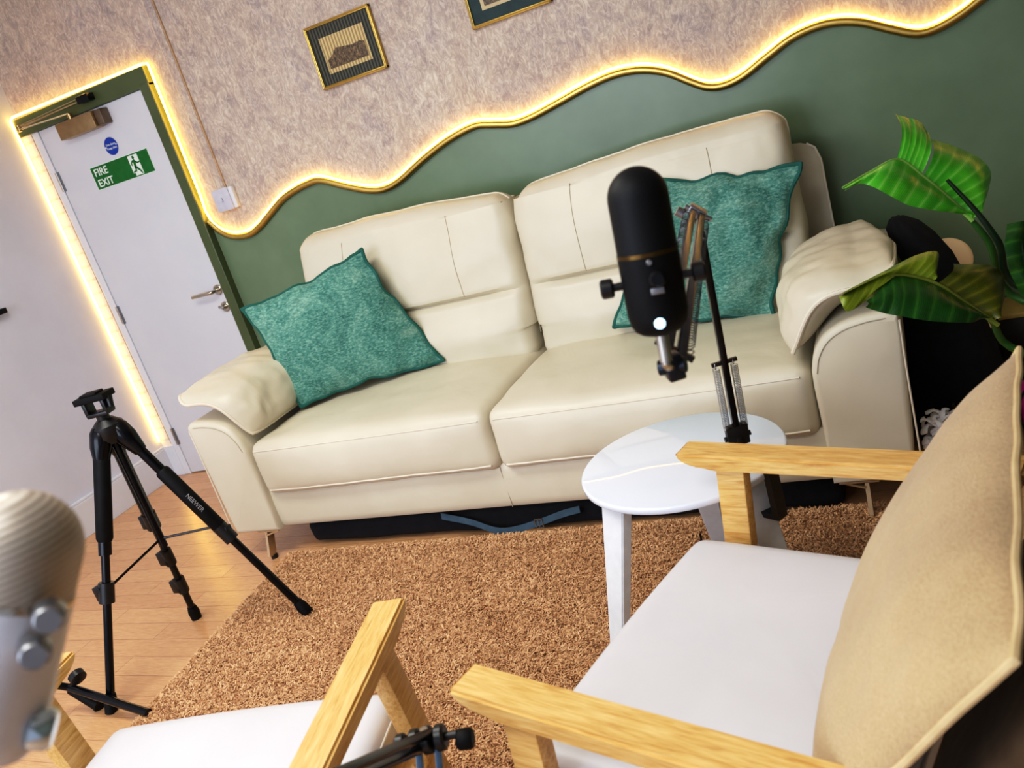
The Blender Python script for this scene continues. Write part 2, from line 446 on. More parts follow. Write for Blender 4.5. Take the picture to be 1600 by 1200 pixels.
bm = BM(); lathe(bm, [(0, .027), (.7, .027), (1, .024)], lp, lp + Vector((0, -.009, 0)), 28); cyl(bm, lp, lp + Vector((0, -.02, 0)), .011, 16); box(bm, lp + Vector((-.006, -.026, .004)), (.034, .012, .014), Matrix.Rotation(.3, 3, 'Y'), .003)
obj('thumb_turn', bm, CHROME, door)
# closer
t = empty('door_closer', 'bronze-grey door closer box with folded arm at top of the white door', 'door closer', (-3.52, DF, 1.93))
bm = BM(); box2(bm, (-3.715, 3.318, 1.893), (-3.455, DF, 1.972), .004); obj('cover', bm, BRONZE, t, ang=30)
bm = BM(); box2(bm, (-3.452, 3.33, 1.896), (-3.405, DF, 1.97), .006); obj('end_housing', bm, simple('dark_bronze', (120, 104, 88), .35, .7), t, ang=30)
bm = BM(); cyl(bm, (-3.62, 3.345, 1.97), (-3.62, 3.345, 2.0), .012, 14)
bar(bm, (-3.62, 3.345, 2.0), (-3.86, 3.24, 2.0), .02, .006, Vector((0, 0, 1)))
bar(bm, (-3.86, 3.24, 2.008), (-3.50, 3.34, 2.03), .018, .006, Vector((0, 0, 1))); bar(bm, (-3.86, 3.24, 2.016), (-3.50, 3.34, 2.045), .008, .004, Vector((0, 0, 1)))
cyl(bm, (-3.86, 3.24, 1.99), (-3.86, 3.24, 2.02), .011, 12)
obj('closer_arm', bm, simple('brass_grey', (176, 150, 108), .25, .95), t, ang=30)
bm = BM(); box2(bm, (-3.52, 3.325, 2.018), (-3.44, 3.372, 2.052), .003); obj('arm_bracket', bm, BLACKG, t, ang=30)
# fire exit sign
t = empty('fire_exit_sign', 'green rectangular exit sign with running figure on the white door', 'sign', (-3.477, DF, 1.677))
def on_sign(pts, y, mat, name, parent):
    bm = BM(); prism(bm, pts, lambda u, v, w: Vector((u, w, v)), y, y + .0008); return obj(name, bm, mat, parent, smooth=False)
sx0, sx1, sz0, sz1 = -3.679, -3.273, 1.622, 1.732
bm = BM(); box2(bm, (sx0 - .003, DF - .002, sz0 - .003), (sx1 + .003, DF, sz1 + .003)); obj('sign_border', bm, SIGNW, t, smooth=False)
bm = BM(); box2(bm, (sx0, DF - .003, sz0), (sx1, DF, sz1)); obj('sign_panel', bm, SIGNG, t, smooth=False)
obj('lettering', wall_text('FIRE', .052, sx0 + .016, DF - .0036, sz0 + .064, 1.02, bold=.0007), SIGNW, t, smooth=False, label='white letters FIRE')
obj('lettering', wall_text('EXIT', .052, sx0 + .016, DF - .0036, sz0 + .010, 1.02, bold=.0007), SIGNW, t, smooth=False, label='white letters EXIT')
X0 = sx0 + .268
on_sign([(X0, sz0 + .104), (X0 + .066, sz0 + .104), (X0 + .066, sz0 + .005), (X0 + .012, sz0 + .005), (X0 + .012, sz0 + .02), (X0, sz0 + .02)], DF - .0038, SIGNW, 'doorway_symbol', t)
bm = BM()
def mn(pts): prism(bm, [(X0 + a, sz0 + b) for a, b in pts], lambda u, v, w: Vector((u, w, v)), DF - .0048, DF - .0040)
mn([(.034 + .0075 * math.cos(k * PI / 6), .092 + .0085 * math.sin(k * PI / 6)) for k in range(12)])
mn([(.022, .080), (.036, .083), (.042, .074), (.036, .045), (.022, .045), (.024, .066)])
mn([(.022, .080), (.026, .074), (.015, .066), (.013, .055), (.007, .056), (.009, .070)])
mn([(.038, .078), (.052, .066), (.068, .068), (.068, .062), (.049, .059), (.036, .070)])
mn([(.028, .050), (.038, .048), (.056, .026), (.063, .008), (.055, .008), (.048, .022), (.026, .042)])
mn([(.022, .050), (.032, .046), (.028, .024), (.004, .022), (.002, .028), (.021, .031)])
obj('running_figure', bm, SIGNG, t, smooth=False)
# blue disc
t = empty('fire_door_sign', 'small round blue sticker with white print above the green exit sign', 'sign', (-3.482, DF, 1.796))
bm = BM(); cyl(bm, (-3.482, DF - .002, 1.797), (-3.482, DF, 1.797), .043, 40); obj('sign_disc', bm, SIGNB, t, ang=30)
obj('lettering', wall_text('Fire door', .0165, -3.513, DF - .0028, 1.801), SIGNW, t, smooth=False)
obj('lettering', wall_text('Keep shut', .0165, -3.514, DF - .0028, 1.783), SIGNW, t, smooth=False)
for x in (-3.519, -3.445):
    bm = BM(); lathe(bm, [(0, .005), (1, .004)], (x, DF - .002, 1.797 if x < -3.5 else 1.80), (x, DF - .004, 1.797), 12)
    obj('screw', bm, SIGNW, t)

# ------------------------------------------------------------------ pictures
def picture(name, label, x0, x1, z0, z1, mat_in, inset, mat_img, extra=None):
    t = empty(name, label, 'picture', ((x0 + x1) / 2, YW, z0), group=None)
    bm = BM(); w = .013; y0, y1 = 3.388, YW
    for a, b, c, d in ((x0, x1, z0, z0 + w), (x0, x1, z1 - w, z1), (x0, x0 + w, z0, z1), (x1 - w, x1, z0, z1)):
        box2(bm, (a, y0, c), (b, y1, d), .003)
        cx_, cz_ = (a + b) / 2, (c + d) / 2
        if b - a > d - c: tube(bm, [(a + .004, y0 - .001, cz_), (b - .004, y0 - .001, cz_)], .0032, 8)
        else: tube(bm, [(cx_, y0 - .001, c + .004), (cx_, y0 - .001, d - .004)], .0032, 8)
    obj('frame', bm, GOLD, t, ang=30)
    bm = BM(); box2(bm, (x0 + w * .7, 3.396, z0 + w * .7), (x1 - w * .7, 3.402, z1 - w * .7)); obj('mount', bm, mat_in, t, smooth=False)
    a0, a1, b0, b1 = inset
    bm = BM(); box2(bm, (a0, 3.394, b0), (a1, 3.398, b1)); obj('print', bm, mat_img, t, smooth=False)
    if extra: extra(t)
    return t
def m_stripes():
    t = MT('striped_glass_mount', (60, 62, 58), .6); v = t.coord()
    w = t.n('ShaderNodeTexWave'); w.bands_direction = 'X'; w.inputs['Scale'].default_value = 21; t.l(v, w.inputs['Vector'])
    t.color(t.ramp(w.outputs['Fac'], [(.2, (22, 24, 22)), (.8, (78, 78, 62))])); return t.m
def m_engr():
    t = MT('engraving_paper', (190, 165, 110), .5); v = t.coord()
    w = t.n('ShaderNodeTexWave'); w.bands_direction = 'X'; w.inputs['Scale'].default_value = 21; t.l(v, w.inputs['Vector'])
    t.color(t.ramp(w.outputs['Fac'], [(.2, (150, 128, 84)), (.8, (204, 182, 130))])); return t.m
def m_bldg():
    t = MT('engraving_ink', (90, 72, 50), .5); f = t.noise(t.coord((1, 1, .6)), 120, 4, .8)
    t.color(t.ramp(f, [(.4, (44, 36, 28)), (.55, (110, 88, 60)), (.7, (160, 136, 92))])); return t.m
def ex1(t):
    pts = [(-2.128, 1.775), (-1.93, 1.775), (-1.93, 1.835), (-1.95, 1.843), (-1.99, 1.838), (-2.06, 1.848), (-2.075, 1.85), (-2.10, 1.825), (-2.128, 1.812)]
    bm = BM(); prism(bm, pts, lambda u, v, w: Vector((u, w, v)), 3.3925, 3.395); obj('engraved_building', bm, m_bldg(), t, smooth=False)
picture('framed_print', 'small gold-framed print of an old building with a striped dark mount', -2.198, -1.862, 1.704, 1.962, m_stripes(), (-2.141, -1.916, 1.757, 1.904), m_engr(), ex1)
picture('framed_print', 'gold-framed print with a plain dark teal mount cut off by the top edge', -1.443, -1.100, 1.726, 1.984, simple('teal_mount', (8, 46, 48), .6), (-1.383, -1.158, 1.782, 1.93), simple('cream_inner_mount', (190, 172, 132), .5),
        lambda t: obj('engraved_building', (lambda b: (box2(b, (-1.368, 3.3925, 1.795), (-1.172, 3.395, 1.918)), b)[1])(BM()), m_bldg(), t, smooth=False))
# black shelf on left wall
bm = BM(); box2(bm, (XL, 1.9, 1.196), (XL + .05, 2.845, 1.222), .002)
t = obj('wall_shelf', bm, BLACKM, ang=30); tag(t, 'black shelf end on the white left wall at the left edge', 'shelf')

# ------------------------------------------------------------------ sofa
CX = -1.37; SH = 1.052; AO = 1.295
sofa = empty('sofa', 'large cream leather two-seat sofa with pillow-topped arms against the green wall', 'sofa', (CX, 2.85, 0))
bm = BM(); rbox(bm, (SH + .03, .44, .09), .02, (40, 16, 8), lambda q, n: Vector((CX, 2.85, .212)) + q + Vector((0, -.006 * (1 - (q.z / .09) ** 2) * (1 if n.y < -.5 else 0), 0)))
obj('base', bm, LEA, sofa)
for x in (-1.385, -.84):
    bm = BM(); tube(bm, [(x, 2.4055, .128), (x, 2.4055, .29)], .0012, 6); obj('seam', bm, SEAM, sofa)
for s in (-1, 1):
    # seat cushions
    hw = SH / 2
    c0 = Vector((CX + s * hw, 2.80, .39))
    def F(q, n, s=s, c0=c0, raw=False):
        e = 1 - (abs(q.x) / hw) ** 4; d = 1 - (abs(q.y) / .42) ** 4
        z = q.z
        if n.z > .3: z += .022 * e * max(d, 0) - .012 * max(0, 1 - abs(q.x / hw)) * 0 - .012 * (q.y > .1) * (q.y - .1) * 3
        y = q.y
        if n.y < -.2: y -= .02 * e * (1 - (q.z / .11) ** 2)
        x = q.x
        p = c0 + Vector((x, y, z))
        w = nz(p, 6, 2) * .006 + nz(p, 17, 5) * .002
        return p + n * w
    bm = BM(); rbox(bm, (hw - .002, .42, .112), .04, (44, 36, 12), F)
    cu = obj('seat_cushion', bm, LEA, sofa, label=('left' if s < 0 else 'right') + ' cream seat cushion')
    for zz, r in ((.09, .0028), (-.088, .0036)):
        pts = []
        for k in range(61):
            x = (-1 + 2 * k / 60) * (hw - .03)
            q = Vector((x, -.413, zz)); n = Vector((0, -.9, .3 if zz > 0 else -.3)).normalized()
            q = Vector((x, -.38, .072 if zz > 0 else -.072)) + n * .04
            pts.append(F(q, n) - n * .0005)
        # short returns round the corners
        bm = BM(); tube(bm, pts, r, 8)
        obj('piping', bm, LEAP if zz < 0 else SEAM if 0 else LEAP, cu)
    # back cushions
    hb = (SH - .012) / 2
    HB = .335
    B0 = Vector((CX + s * (hb + .002), 3.075, .80))
    def G(q, n, s=s, B0=B0):
        u = q.x / hb; v = q.z / HB
        outer = u * s
        y = q.y; z = q.z; x = q.x
        crz = -.045                       # crease height (local z)
        if n.y < -.2:
            e = max(0, 1 - abs(u) ** 5)
            up = math.exp(-((z - .14) / .16) ** 2) * .035; lowb = math.exp(-((z + .18) / .085) ** 2) * .040
            cr = -math.exp(-((z - crz) / .012) ** 2) * .034
            vs = 0
            y -= (up + lowb + cr) * e + vs * e
        if n.z > .2: z += .028 * (1 - abs(u) ** 3) * 0 + .02 * outer + .012 * math.cos(u * 2.2)
        # rounded upper corners
        if v > .55: x *= 1 - .05 * ((v - .55) / .45) ** 2.5
        if v < -.6: x *= 1 - .02
        p = B0 + Vector((x, y + .13 * v * .5 + .02, z))
        crw = .5 + max(0, abs(u) - .6)
        w = nz(p, 6, 4) * .007 + nz(Vector((p.x * 1.0, p.y, p.z * .6)), 22, 8) * .004 * crw
        return p + n * w
    bm = BM(); rbox(bm, (hb, .085, HB), .06, (56, 10, 96), G)
    bc = obj('back_cushion', bm, LEA, sofa, label=('left' if s < 0 else 'right') + ' cream back cushion with lumbar crease')
    # rim piping following the back edge of the cushion, and stitched lines
    pts = []
    hh = HB - .06; ww = hb - .06
    arc = [(-ww - .06, -hh * .9)] + [(-ww - .06 * math.cos(a), hh + .06 * math.sin(a)) for a in np.linspace(0, PI / 2, 8)] + [(x, HB) for x in np.linspace(-ww * .9, ww * .9, 30)] + [(ww + .06 * math.sin(a), hh + .06 * math.cos(a)) for a in np.linspace(0, PI / 2, 8)] + [(ww + .06, -hh * .9)]
    for x, z in arc:
        n = Vector((0, 0, 1)) if abs(z) > hh else Vector((1 if x > 0 else -1, 0, 0))
        if z > hh: n = Vector((max(-1, min(1, (abs(x) - ww) / .06)) * (1 if x > 0 else -1) if abs(x) > ww else 0, 0, (z - hh) / .06)).normalized()
        pts.append(G(Vector((x, .012, z)), n))
    bm = BM(); tube(bm, pts, .0042, 8); obj('piping', bm, LEAP, bc)
    for a in (-.26, .26):
        bm = BM(); tube(bm, [G(Vector((a, -.085, z)), Vector((0, -1, 0))) for z in np.linspace(-.03, .29, 30)], .0019, 6); obj('seam', bm, SEAM, bc)
    # arms
    prof = [(0, .125), (.0, .44), (.004, .50), (.018, .545), (.05, .588), (.10, .615), (.16, .627), (.215, .63), (.238, .622), (.245, .60), (.243, .45), (.232, .25), (.222, .135), (.215, .125)]
    pr = catmull([(a, b, 0) for a, b in prof], 4)
    xi = CX + s * (SH + .004)
    bm = BM(); ys = [2.392, 2.380, 2.374, 2.374, 2.384, 2.5, 2.8, 3.1, 3.30, 3.33, 3.335]; ins = [.016, .010, .004, 0, 0, 0, 0, 0, 0, .004, .02]
    ctr = Vector((.12, .38, 0)); rings = []
    ys2 = [2.374, 2.376, 2.382, 2.392, 2.5, 2.8, 3.1, 3.30, 3.325, 3.335]; ins = [.02, .010, .003, 0, 0, 0, 0, 0, .004, .02]
    for y, i_ in zip(ys2, ins):
        row = []
        for p in pr:
            d = (ctr - p); d = d.normalized() * i_
            q = p + d
            row.append(bm.verts.new(Vector((xi + s * q.x, y, q.y)) + Vector((nz((q.x, y, q.y), 8) * .003, 0, 0))))
        rings.append(row)
    m_ = len(pr)
    for A, B in zip(rings, rings[1:]):
        for k in range(m_): bm.faces.new((A[k], A[(k + 1) % m_], B[(k + 1) % m_], B[k]))
    bm.faces.new(rings[0]); bm.faces.new(rings[-1][::-1])
    arm = obj('arm', bm, LEA, sofa, label=('left' if s < 0 else 'right') + ' cream sofa arm')
    sp = [(.004, .50), (.018, .545), (.05, .588), (.10, .615), (.16, .627), (.215, .63)]
    spp = [Vector((xi + s * (p.x * .93 + .012), 2.3735, p.y - .018)) for p in catmull([(a, b, 0) for a, b in sp], 6)]
    bm = BM(); tube(bm, spp, .0016, 6); obj('seam', bm, SEAM, arm)
    bm = BM(); tube(bm, [(xi + s * p.x, 2.380, p.y) for p in catmull([(a, b, 0) for a, b in [(.243, .135), (.243, .45), (.245, .60)]], 6)], .003, 6); obj('piping', bm, LEAP, arm)
    # arm pad: pillow draped from outer edge down over the inner side
    def P(a, b, s=s, xi=xi):
        # a: -1 outer .. 1 inner ; b: -1 front .. 1 back
        k_ = 1 - .05 * abs(a * b) ** 5; a, b = a * k_, b * k_
        sp_ = catmull([(.255 if s > 0 else .243, .735, 0), (.20, .724, 0), (.12, .708, 0), (.03, .655, 0), (-.048, .538, 0)], 10)
        f = (a + 1) / 2 * (len(sp_) - 1); i = min(int(f), len(sp_) - 2); q = sp_[i].lerp(sp_[i + 1], f - i)
        y = 2.76 + .37 * b
        if b < -.5: y += -.022 * ((-b - .5) / .5) * (1 - a * a)
        z = q.y + .012 * math.sin(a * 4.2) * max(0, -b) ** 3 - .03 * max(0, b)
        x = q.x - .10 * max(0, b + .3) / 1.3 * max(0, -a + .3) * .8
        return Vector((xi + s * x, y, z))
    def N(a, b, s=s):
        ang = [(-1, 80), (-.5, 95), (0, 128), (.5, 152), (1, 165)]
        x_ = np.interp(a, [k for k, _ in ang], [v for _, v in ang])
        r = math.radians(x_)
        return Vector((s * math.cos(r), 0, math.sin(r))).normalized() * float(np.interp(a, [-1, -.3, .4, 1], [.45, .5, 1, 1]))
    bm = BM(); pillow(bm, P, N, .108, .085, p=3.4, q=.6, n=64, wr=.012, wf=12)
    pad = obj('arm_pad', bm, LEA, arm)
    bm = BM(); tube(bm, rim(P, 30), .0068, 8, closed=True); obj('piping', bm, LEAP, arm)
    # back frame ends
bm = BM()
def bf(q, n):
    return Vector((CX, 3.30, .62)) + q + Vector((0, 0, 0))
rbox(bm, (1.115, .035, .375), .034, (60, 6, 30), lambda q, n: Vector((CX + q.x * (1 - .00 * (q.z > 0)), 3.285 + .045 * q.z, .625 + q.z - (.05 * max(0, (abs(q.x) - 1.03) / .085) ** 2 * (q.z > .2)))))
bfo = obj('back_frame', bm, LEA, sofa)
bm = BM(); tube(bm, [(CX + 1.075, 3.262, .995), (CX + 1.10, 3.262, .975), (CX + 1.113, 3.262, .93), (CX + 1.116, 3.25, .70), (CX + 1.117, 3.245, .4)], .004, 8); obj('piping', bm, LEAP, bfo)
for sx in (-1, 1):
    for y, rr in ((2.415, 1), (3.18, 0)):
        x = CX + sx * 1.145
        bm = BM(); box(bm, (x - sx * .02, y, .122), (.11, .06, .006), None, .001)
        bar(bm, (x + sx * .0, y - .0, .12), (x + sx * (.0), y - .04, .014), .040, .012, Vector((1, 0, 0)))
        bar(bm, (x - sx * .06, y - .0, .118), (x + sx * .0, y - .015, .105), .04, .006, Vector((0, 0, 1)))
        lg = obj('leg', bm, LEGM, sofa, ang=30)
        bm = BM(); cyl(bm, (x + .0 * sx, y - .03, 0), (x + .0 * sx, y - .03, .015), .014, 14); obj('foot', bm, BLACK, lg)

# ------------------------------------------------------------------ scatter cushions
def scatter(label, c00, c10, c11, c01, up, T, mat=VEL, pmat=TEALP, name='scatter_cushion', cat='cushion', ear=.07, wr=.022, pr_=.0078, base=None, Tb=None, wf=9, group=None, p=2.6, q=.62, wave=1.0):
    c00, c10, c11, c01 = map(Vector, (c00, c10, c11, c01))
    up = Vector(up).normalized()
    def P(a, b):
        # inward bow of the sides
        k = ear
        A = a * (1 - k * (1 - b * b) * 1.0 * abs(a) ** 2); B = b * (1 - k * (1 - a * a) * abs(b) ** 2)
        u, v = (A + 1) / 2, (B + 1) / 2
        p_ = c00 * (1 - u) * (1 - v) + c10 * u * (1 - v) + c11 * u * v + c01 * (1 - u) * v
        e = max(abs(a), abs(b)) ** 6 * wave
        return p_ + up * (nz(p_, 11, 6) * .03 * e) + (c11 - c00).normalized() * (nz(p_, 13, 9) * .018 * e) + (c10 - c01).normalized() * (nz(p_, 14, 2) * .014 * e) 
    N = lambda a, b: up
    t = empty(name, label, cat, base or tuple((c00 + c10) / 2), group=group)
    bm = BM(); pillow(bm, P, N, T, Tb if Tb is not None else T * .8, p=p, q=q, n=64, wr=wr, wf=wf)
    obj('cover', bm, mat, t)
    bm = BM(); tube(bm, rim(P, 40), pr_, 8, closed=True); obj('piping', bm, pmat, t)
    return t
A = Vector((-2.345, 2.665, .535)); B = on('z', .54, 694, 563); C_ = on('y', 2.95, 566, 390); D = Vector((-2.50, 2.735, .965))
scatter('teal chenille cushion propped on its corner against the left sofa arm', A, B, C_, D, (B - A).cross(D - A) * -1, .085)
A = Vector((-1.03, 2.90, .555)); B = Vector((-.47, 2.90, .50)); C_ = Vector((-.302, 3.0, .972)); D = Vector((-.82, 3.0, 1.04))
scatter('teal chenille cushion behind the black microphone leaning on the right back cushion', A, B, C_, D, (B - A).cross(D - A), .085)

# ------------------------------------------------------------------ armchairs
def build_chair():
    t = empty('armchair', 'wooden-armed chair with empty white seat at the lower left facing the sofa', 'armchair')
    AX = .378
    for s in (-1, 1):
        pf = [(.285, .642), (.286, .634), (.276, .622), (.25, .611), (.20, .606), (-.36, .594), (-.36, .624)]
        bm = BM(); prism(bm, pf, lambda u, v, w, s=s: Vector((s * AX + w, u, v)), -.034, .034)
        bmesh.ops.bevel(bm, geom=list(bm.edges), offset=.005, segments=2, affect='EDGES')
        arm = obj('armrest', bm, WOOD, t, local=True, ang=30)
        bm = BM(); bar(bm, (s * AX, .175, .612), (s * (AX), .245, 0), .034, .062, Vector((0, 1, 0)), .004); obj('leg', bm, WOOD, t, local=True, ang=30)
        bm = BM(); bar(bm, (s * AX, -.27, .60), (s * AX, -.36, 0), .034, .055, Vector((0, 1, 0)), .004); obj('leg', bm, WOOD, t, local=True, ang=30)
        bm = BM(); bar(bm, (s * AX, .21, .33), (s * AX, -.30, .29), .026, .055, Vector((0, 0, 1)), .003); obj('side_rail', bm, WOOD, t, local=True, ang=30)
    bm = BM(); bar(bm, (-AX, .20, .335), (AX, .20, .335), .03, .055, Vector((0, 1, 0)), .003); bar(bm, (-AX, -.27, .30), (AX, -.27, .30), .03, .055, Vector((0, 1, 0)), .003)
    obj('cross_rail', bm, WOOD, t, local=True, ang=30)
    def S(q, n):
        z = q.z + (.010 * (1 - (q.x / .335) ** 4) * (1 - (q.y / .275) ** 4) if n.z > .3 else 0)
        # softly rounded plan corners
        return Vector((q.x, q.y - .012 * (q.x / .335) ** 2 * (q.y > .15), .405 + z + q.y * .03))
    bm = BM(); rbox(bm, (.333, .285, .045), .034, (30, 26, 8), S)
    st = obj('seat', bm, SEATW, t, local=True)
    bm = BM(); tube(bm, [S(Vector((x, y, .018)), Vector((0, 0, 0))) for x, y in
        [(-.30, .286), (.30, .286), (.325, .276), (.334, .25), (.334, -.25), (.325, -.276), (.30, -.286), (-.30, -.286), (-.325, -.276), (-.334, -.25), (-.334, .25), (-.325, .276)]], .0028, 6, closed=True)
    obj('piping', bm, simple('seat_piping', (205, 196, 186), .5), st, local=True)
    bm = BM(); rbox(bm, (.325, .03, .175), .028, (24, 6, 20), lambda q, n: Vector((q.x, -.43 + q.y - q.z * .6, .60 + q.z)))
    obj('backrest', bm, simple('shaded_backrest_brown', (84, 66, 44), .85), t, local=True)  # dark brown carries the shade behind the cushion in its colour
    for s in (-1, 1):
        bm = BM(); bar(bm, (s * .345, -.28, .33), (s * .345, -.56, .76), .028, .035, Vector((0, 1, 0)), .003); obj('back_post', bm, WOOD, t, local=True, ang=30)
    return t
ch1 = build_chair()
def clone(root):
    r = root.copy(); COL.objects.link(r)
    for c in list(root.children):
        k = c.copy(); COL.objects.link(k); k.parent = r
        for g in c.children:
            d = g.copy(); COL.objects.link(d); d.parent = k
    return r
ch2 = clone(ch1)
ch1.location = (-1.28, .775, 0); ch1.rotation_euler = (0, 0, math.radians(11.5))
ch2.location = (-.335, 1.209, 0); ch2.rotation_euler = (0, 0, math.radians(74.5))
ch2['label'] = 'wooden-armed chair with white seat and beige cushion beside the round white table'
for c in (ch1, ch2): c['group'] = 'wooden armchairs'
# big woven cushion on the right chair
scatter('large beige woven cushion standing on the right-hand armchair', Vector((-.215, .80, .485)), Vector((-.125, 1.41, .475)), Vector((.118, 1.44, .845)), Vector((.028, .70, .85)),
        (-.9, .1, .5), .075, KNIT, simple('beige_piping', (196, 173, 132), .85), name='woven_cushion', ear=.02, wr=.004, pr_=.0052, Tb=.02, p=3, q=.55, wave=.15)

# ------------------------------------------------------------------ side table
TC = Vector((-.58, 1.86, 0)); TZ = .52; TR = .25
t = empty('side_table', 'round white side table standing on the shaggy rug before the sofa', 'side table', TC)
bm = BM(); lathe(bm, [(0, TR - .012), (.15, TR - .003), (.3, TR), (.8, TR), (.93, TR - .002), (1, TR - .006)], TC + Vector((0, 0, TZ - .02)), TC + Vector((0, 0, TZ)), 96)
obj('tabletop', bm, TABW, t, ang=50)
for P0, P1 in (((-.715, 1.725), (-.80, 1.60)), ((-.60, 2.02), (-.615, 2.16)), ((-.425, 1.775), (-.325, 1.66))):
    bm = BM()
    a = Vector((P0[0], P0[1], TZ - .02)); b = Vector((P1[0], P1[1], .0))
    d = Vector((P1[0] - P0[0], P1[1] - P0[1], 0)).normalized()
    sd_ = Vector((-d.y, d.x, 0))
    vs_ = []
    for c_, hw_, hd_ in ((a, .041, .016), (b, .019, .013)):
        vs_.append([bm.verts.new(c_ + sd_ * (i * hw_) + d * (j * hd_)) for i, j in ((-1, -1), (1, -1), (1, 1), (-1, 1))])
    for k in range(4): bm.faces.new((vs_[0][k], vs_[0][(k + 1) % 4], vs_[1][(k + 1) % 4], vs_[1][k]))
    bm.faces.new(vs_[0]); bm.faces.new(vs_[1][::-1])
    bmesh.ops.bevel(bm, geom=list(bm.edges), offset=.003, segments=2, affect='EDGES')
    obj('leg', bm, TABL, t, ang=30)

# ------------------------------------------------------------------ boom arm + black microphone
BB = Vector((-.415, 1.775, TZ)); EL = at(1089, 332, 1.70); JT = at(1050, 572, 1.10)
boom = empty('boom_arm', 'black spring-loaded boom arm clamped to the round white table', 'boom arm', (BB.x, BB.y, TZ))
bm = BM(); lathe(bm, [(0, .030), (.6, .030), (1, .024)], BB, BB + Vector((0, 0, .03)), 28); cyl(bm, BB, BB + Vector((0, 0, .075)), .011, 14)
e = Vector((.86, -.5, 0)).normalized()
ed = BB
pf = [(-.02, .002), (.052, .002), (.052, -.11), (.035, -.135), (-.015, -.135), (-.015, -.125), (.022, -.12), (.030, -.105), (.030, -.0), (-.02, -.0)]
obj('swivel_base', bm, BLACK, boom)
OFF = .075
side = Vector((-e.y, e.x, 0))
bm = BM()
o0 = BB
def cf(u, v, w): return o0 + e * u + side * w + Vector((0, 0, v))
for u0, u1, v0, v1 in ((-.02, .075, .001, .008), (.062, .078, -.105, .008), (-.012, .078, -.118, -.104)):
    prism(bm, [(u0, v0), (u1, v0), (u1, v1), (u0, v1)], cf, -.016, .016)
obj('clamp_frame', bm, BLACK, boom, ang=30)
bm = BM(); q = o0 + e * .012
cyl(bm, q + Vector((0, 0, -.16)), q + Vector((0, 0, -.034)), .0045, 12); cyl(bm, q + Vector((0, 0, -.036)), q + Vector((0, 0, -.022)), .013, 18); bar(bm, q + Vector((-.03, .01, -.158)), q + Vector((.03, -.01, -.158)), .006, .006)
obj('clamp_screw', bm, STEELG, boom)
def spring(bm, p, q, r=.0075, w=.0008, turns=40):
    p = Vector(p); q = Vector(q); d = q - p; a, b = frame_of(d); L = []
    n = turns * 8
    for k in range(n + 1):
        t_ = k / n; an = 2 * PI * turns * t_
        L.append(p + d * (.06 + .88 * t_) + (a * math.cos(an) + b * math.sin(an)) * r)
    tube(bm, L, w, 4)
    for c, sg in ((p, 1), (q, -1)):
        c2 = c + d * (.02 * sg)
        tube(bm, [c2 + (d.normalized() * math.cos(k * PI / 5) + a * math.sin(k * PI / 5)) * r for k in range(10)], w, 5, closed=True)
view = F_
def segment(p, q, parent, spread=.021, sp0=.0, sp1=1., wd=.014, name='lower_arm', mat=BLACKG, turns=40, two=False):
    d = (q - p); sd = d.cross(F_).normalized()
    bm = BM()
    if two:
        for o_ in (-.010, .010): bar(bm, p + sd * o_, q + sd * o_, .013, .014, F_, .0015)
    else: bar(bm, p, q, wd, .016, F_, .002)
    a = obj(name, bm, mat, parent, ang=30)
    u = p + d * sp0; v = p + d * sp1
    bm = BM(); bar(bm, v - sd * (spread + .008), v + sd * (spread + .008), .008, .008); obj('spring_bracket', bm, BLACK, a, ang=30)
    for s in (-1, 1):
        bm = BM(); spring(bm, u + sd * spread * s, v + sd * spread * s, turns=turns); obj('spring', bm, simple('spring_steel', (88, 88, 92), .35, .9) if two else STEELG, a)
    return a
low0 = BB + Vector((-.0, .0, .075))
segment(low0, EL, boom, .020, .02, .36)
bm = BM(); sd = (EL - low0).cross(F_).normalized()
bar(bm, low0 - (EL - low0).normalized() * .02, low0 + (EL - low0).normalized() * .03, .05, .02, F_, .003); cyl(bm, low0 - sd * .03, low0 + sd * .03, .006)
obj('lower_joint', bm, BLACK, boom, ang=30)
segment(EL, JT, boom, .020, .02, .93, name='upper_arm', turns=60, two=True, mat=simple('grey_arm_metal', (70, 72, 80), .25, .8))
bm = BM(); sd = (JT - EL).cross(F_).normalized(); d_ = (JT - EL).normalized()
bar(bm, EL - d_ * .018, EL + d_ * .012, .036, .018, F_, .002); cyl(bm, EL - sd * .026, EL + sd * .032, .005); lathe(bm, [(0, .010), (1, .010)], EL + sd * -.034 + Vector((0, 0, -.02)), EL + sd * -.050 + Vector((0, 0, -.02)), 14)
obj('elbow', bm, STEELG, boom, ang=30)
bm = BM(); jb = at(1052, 572, 1.08)
box(bm, jb, (.022, .026, .034), Matrix.Rotation(.5, 3, 'Z'), .003); cyl(bm, jb + Vector((-.018, 0, .0)), jb + Vector((.016, 0, .0)), .010)
obj('end_joint', bm, simple('dark_steel', (40, 44, 54), .3, .6), boom, ang=30)
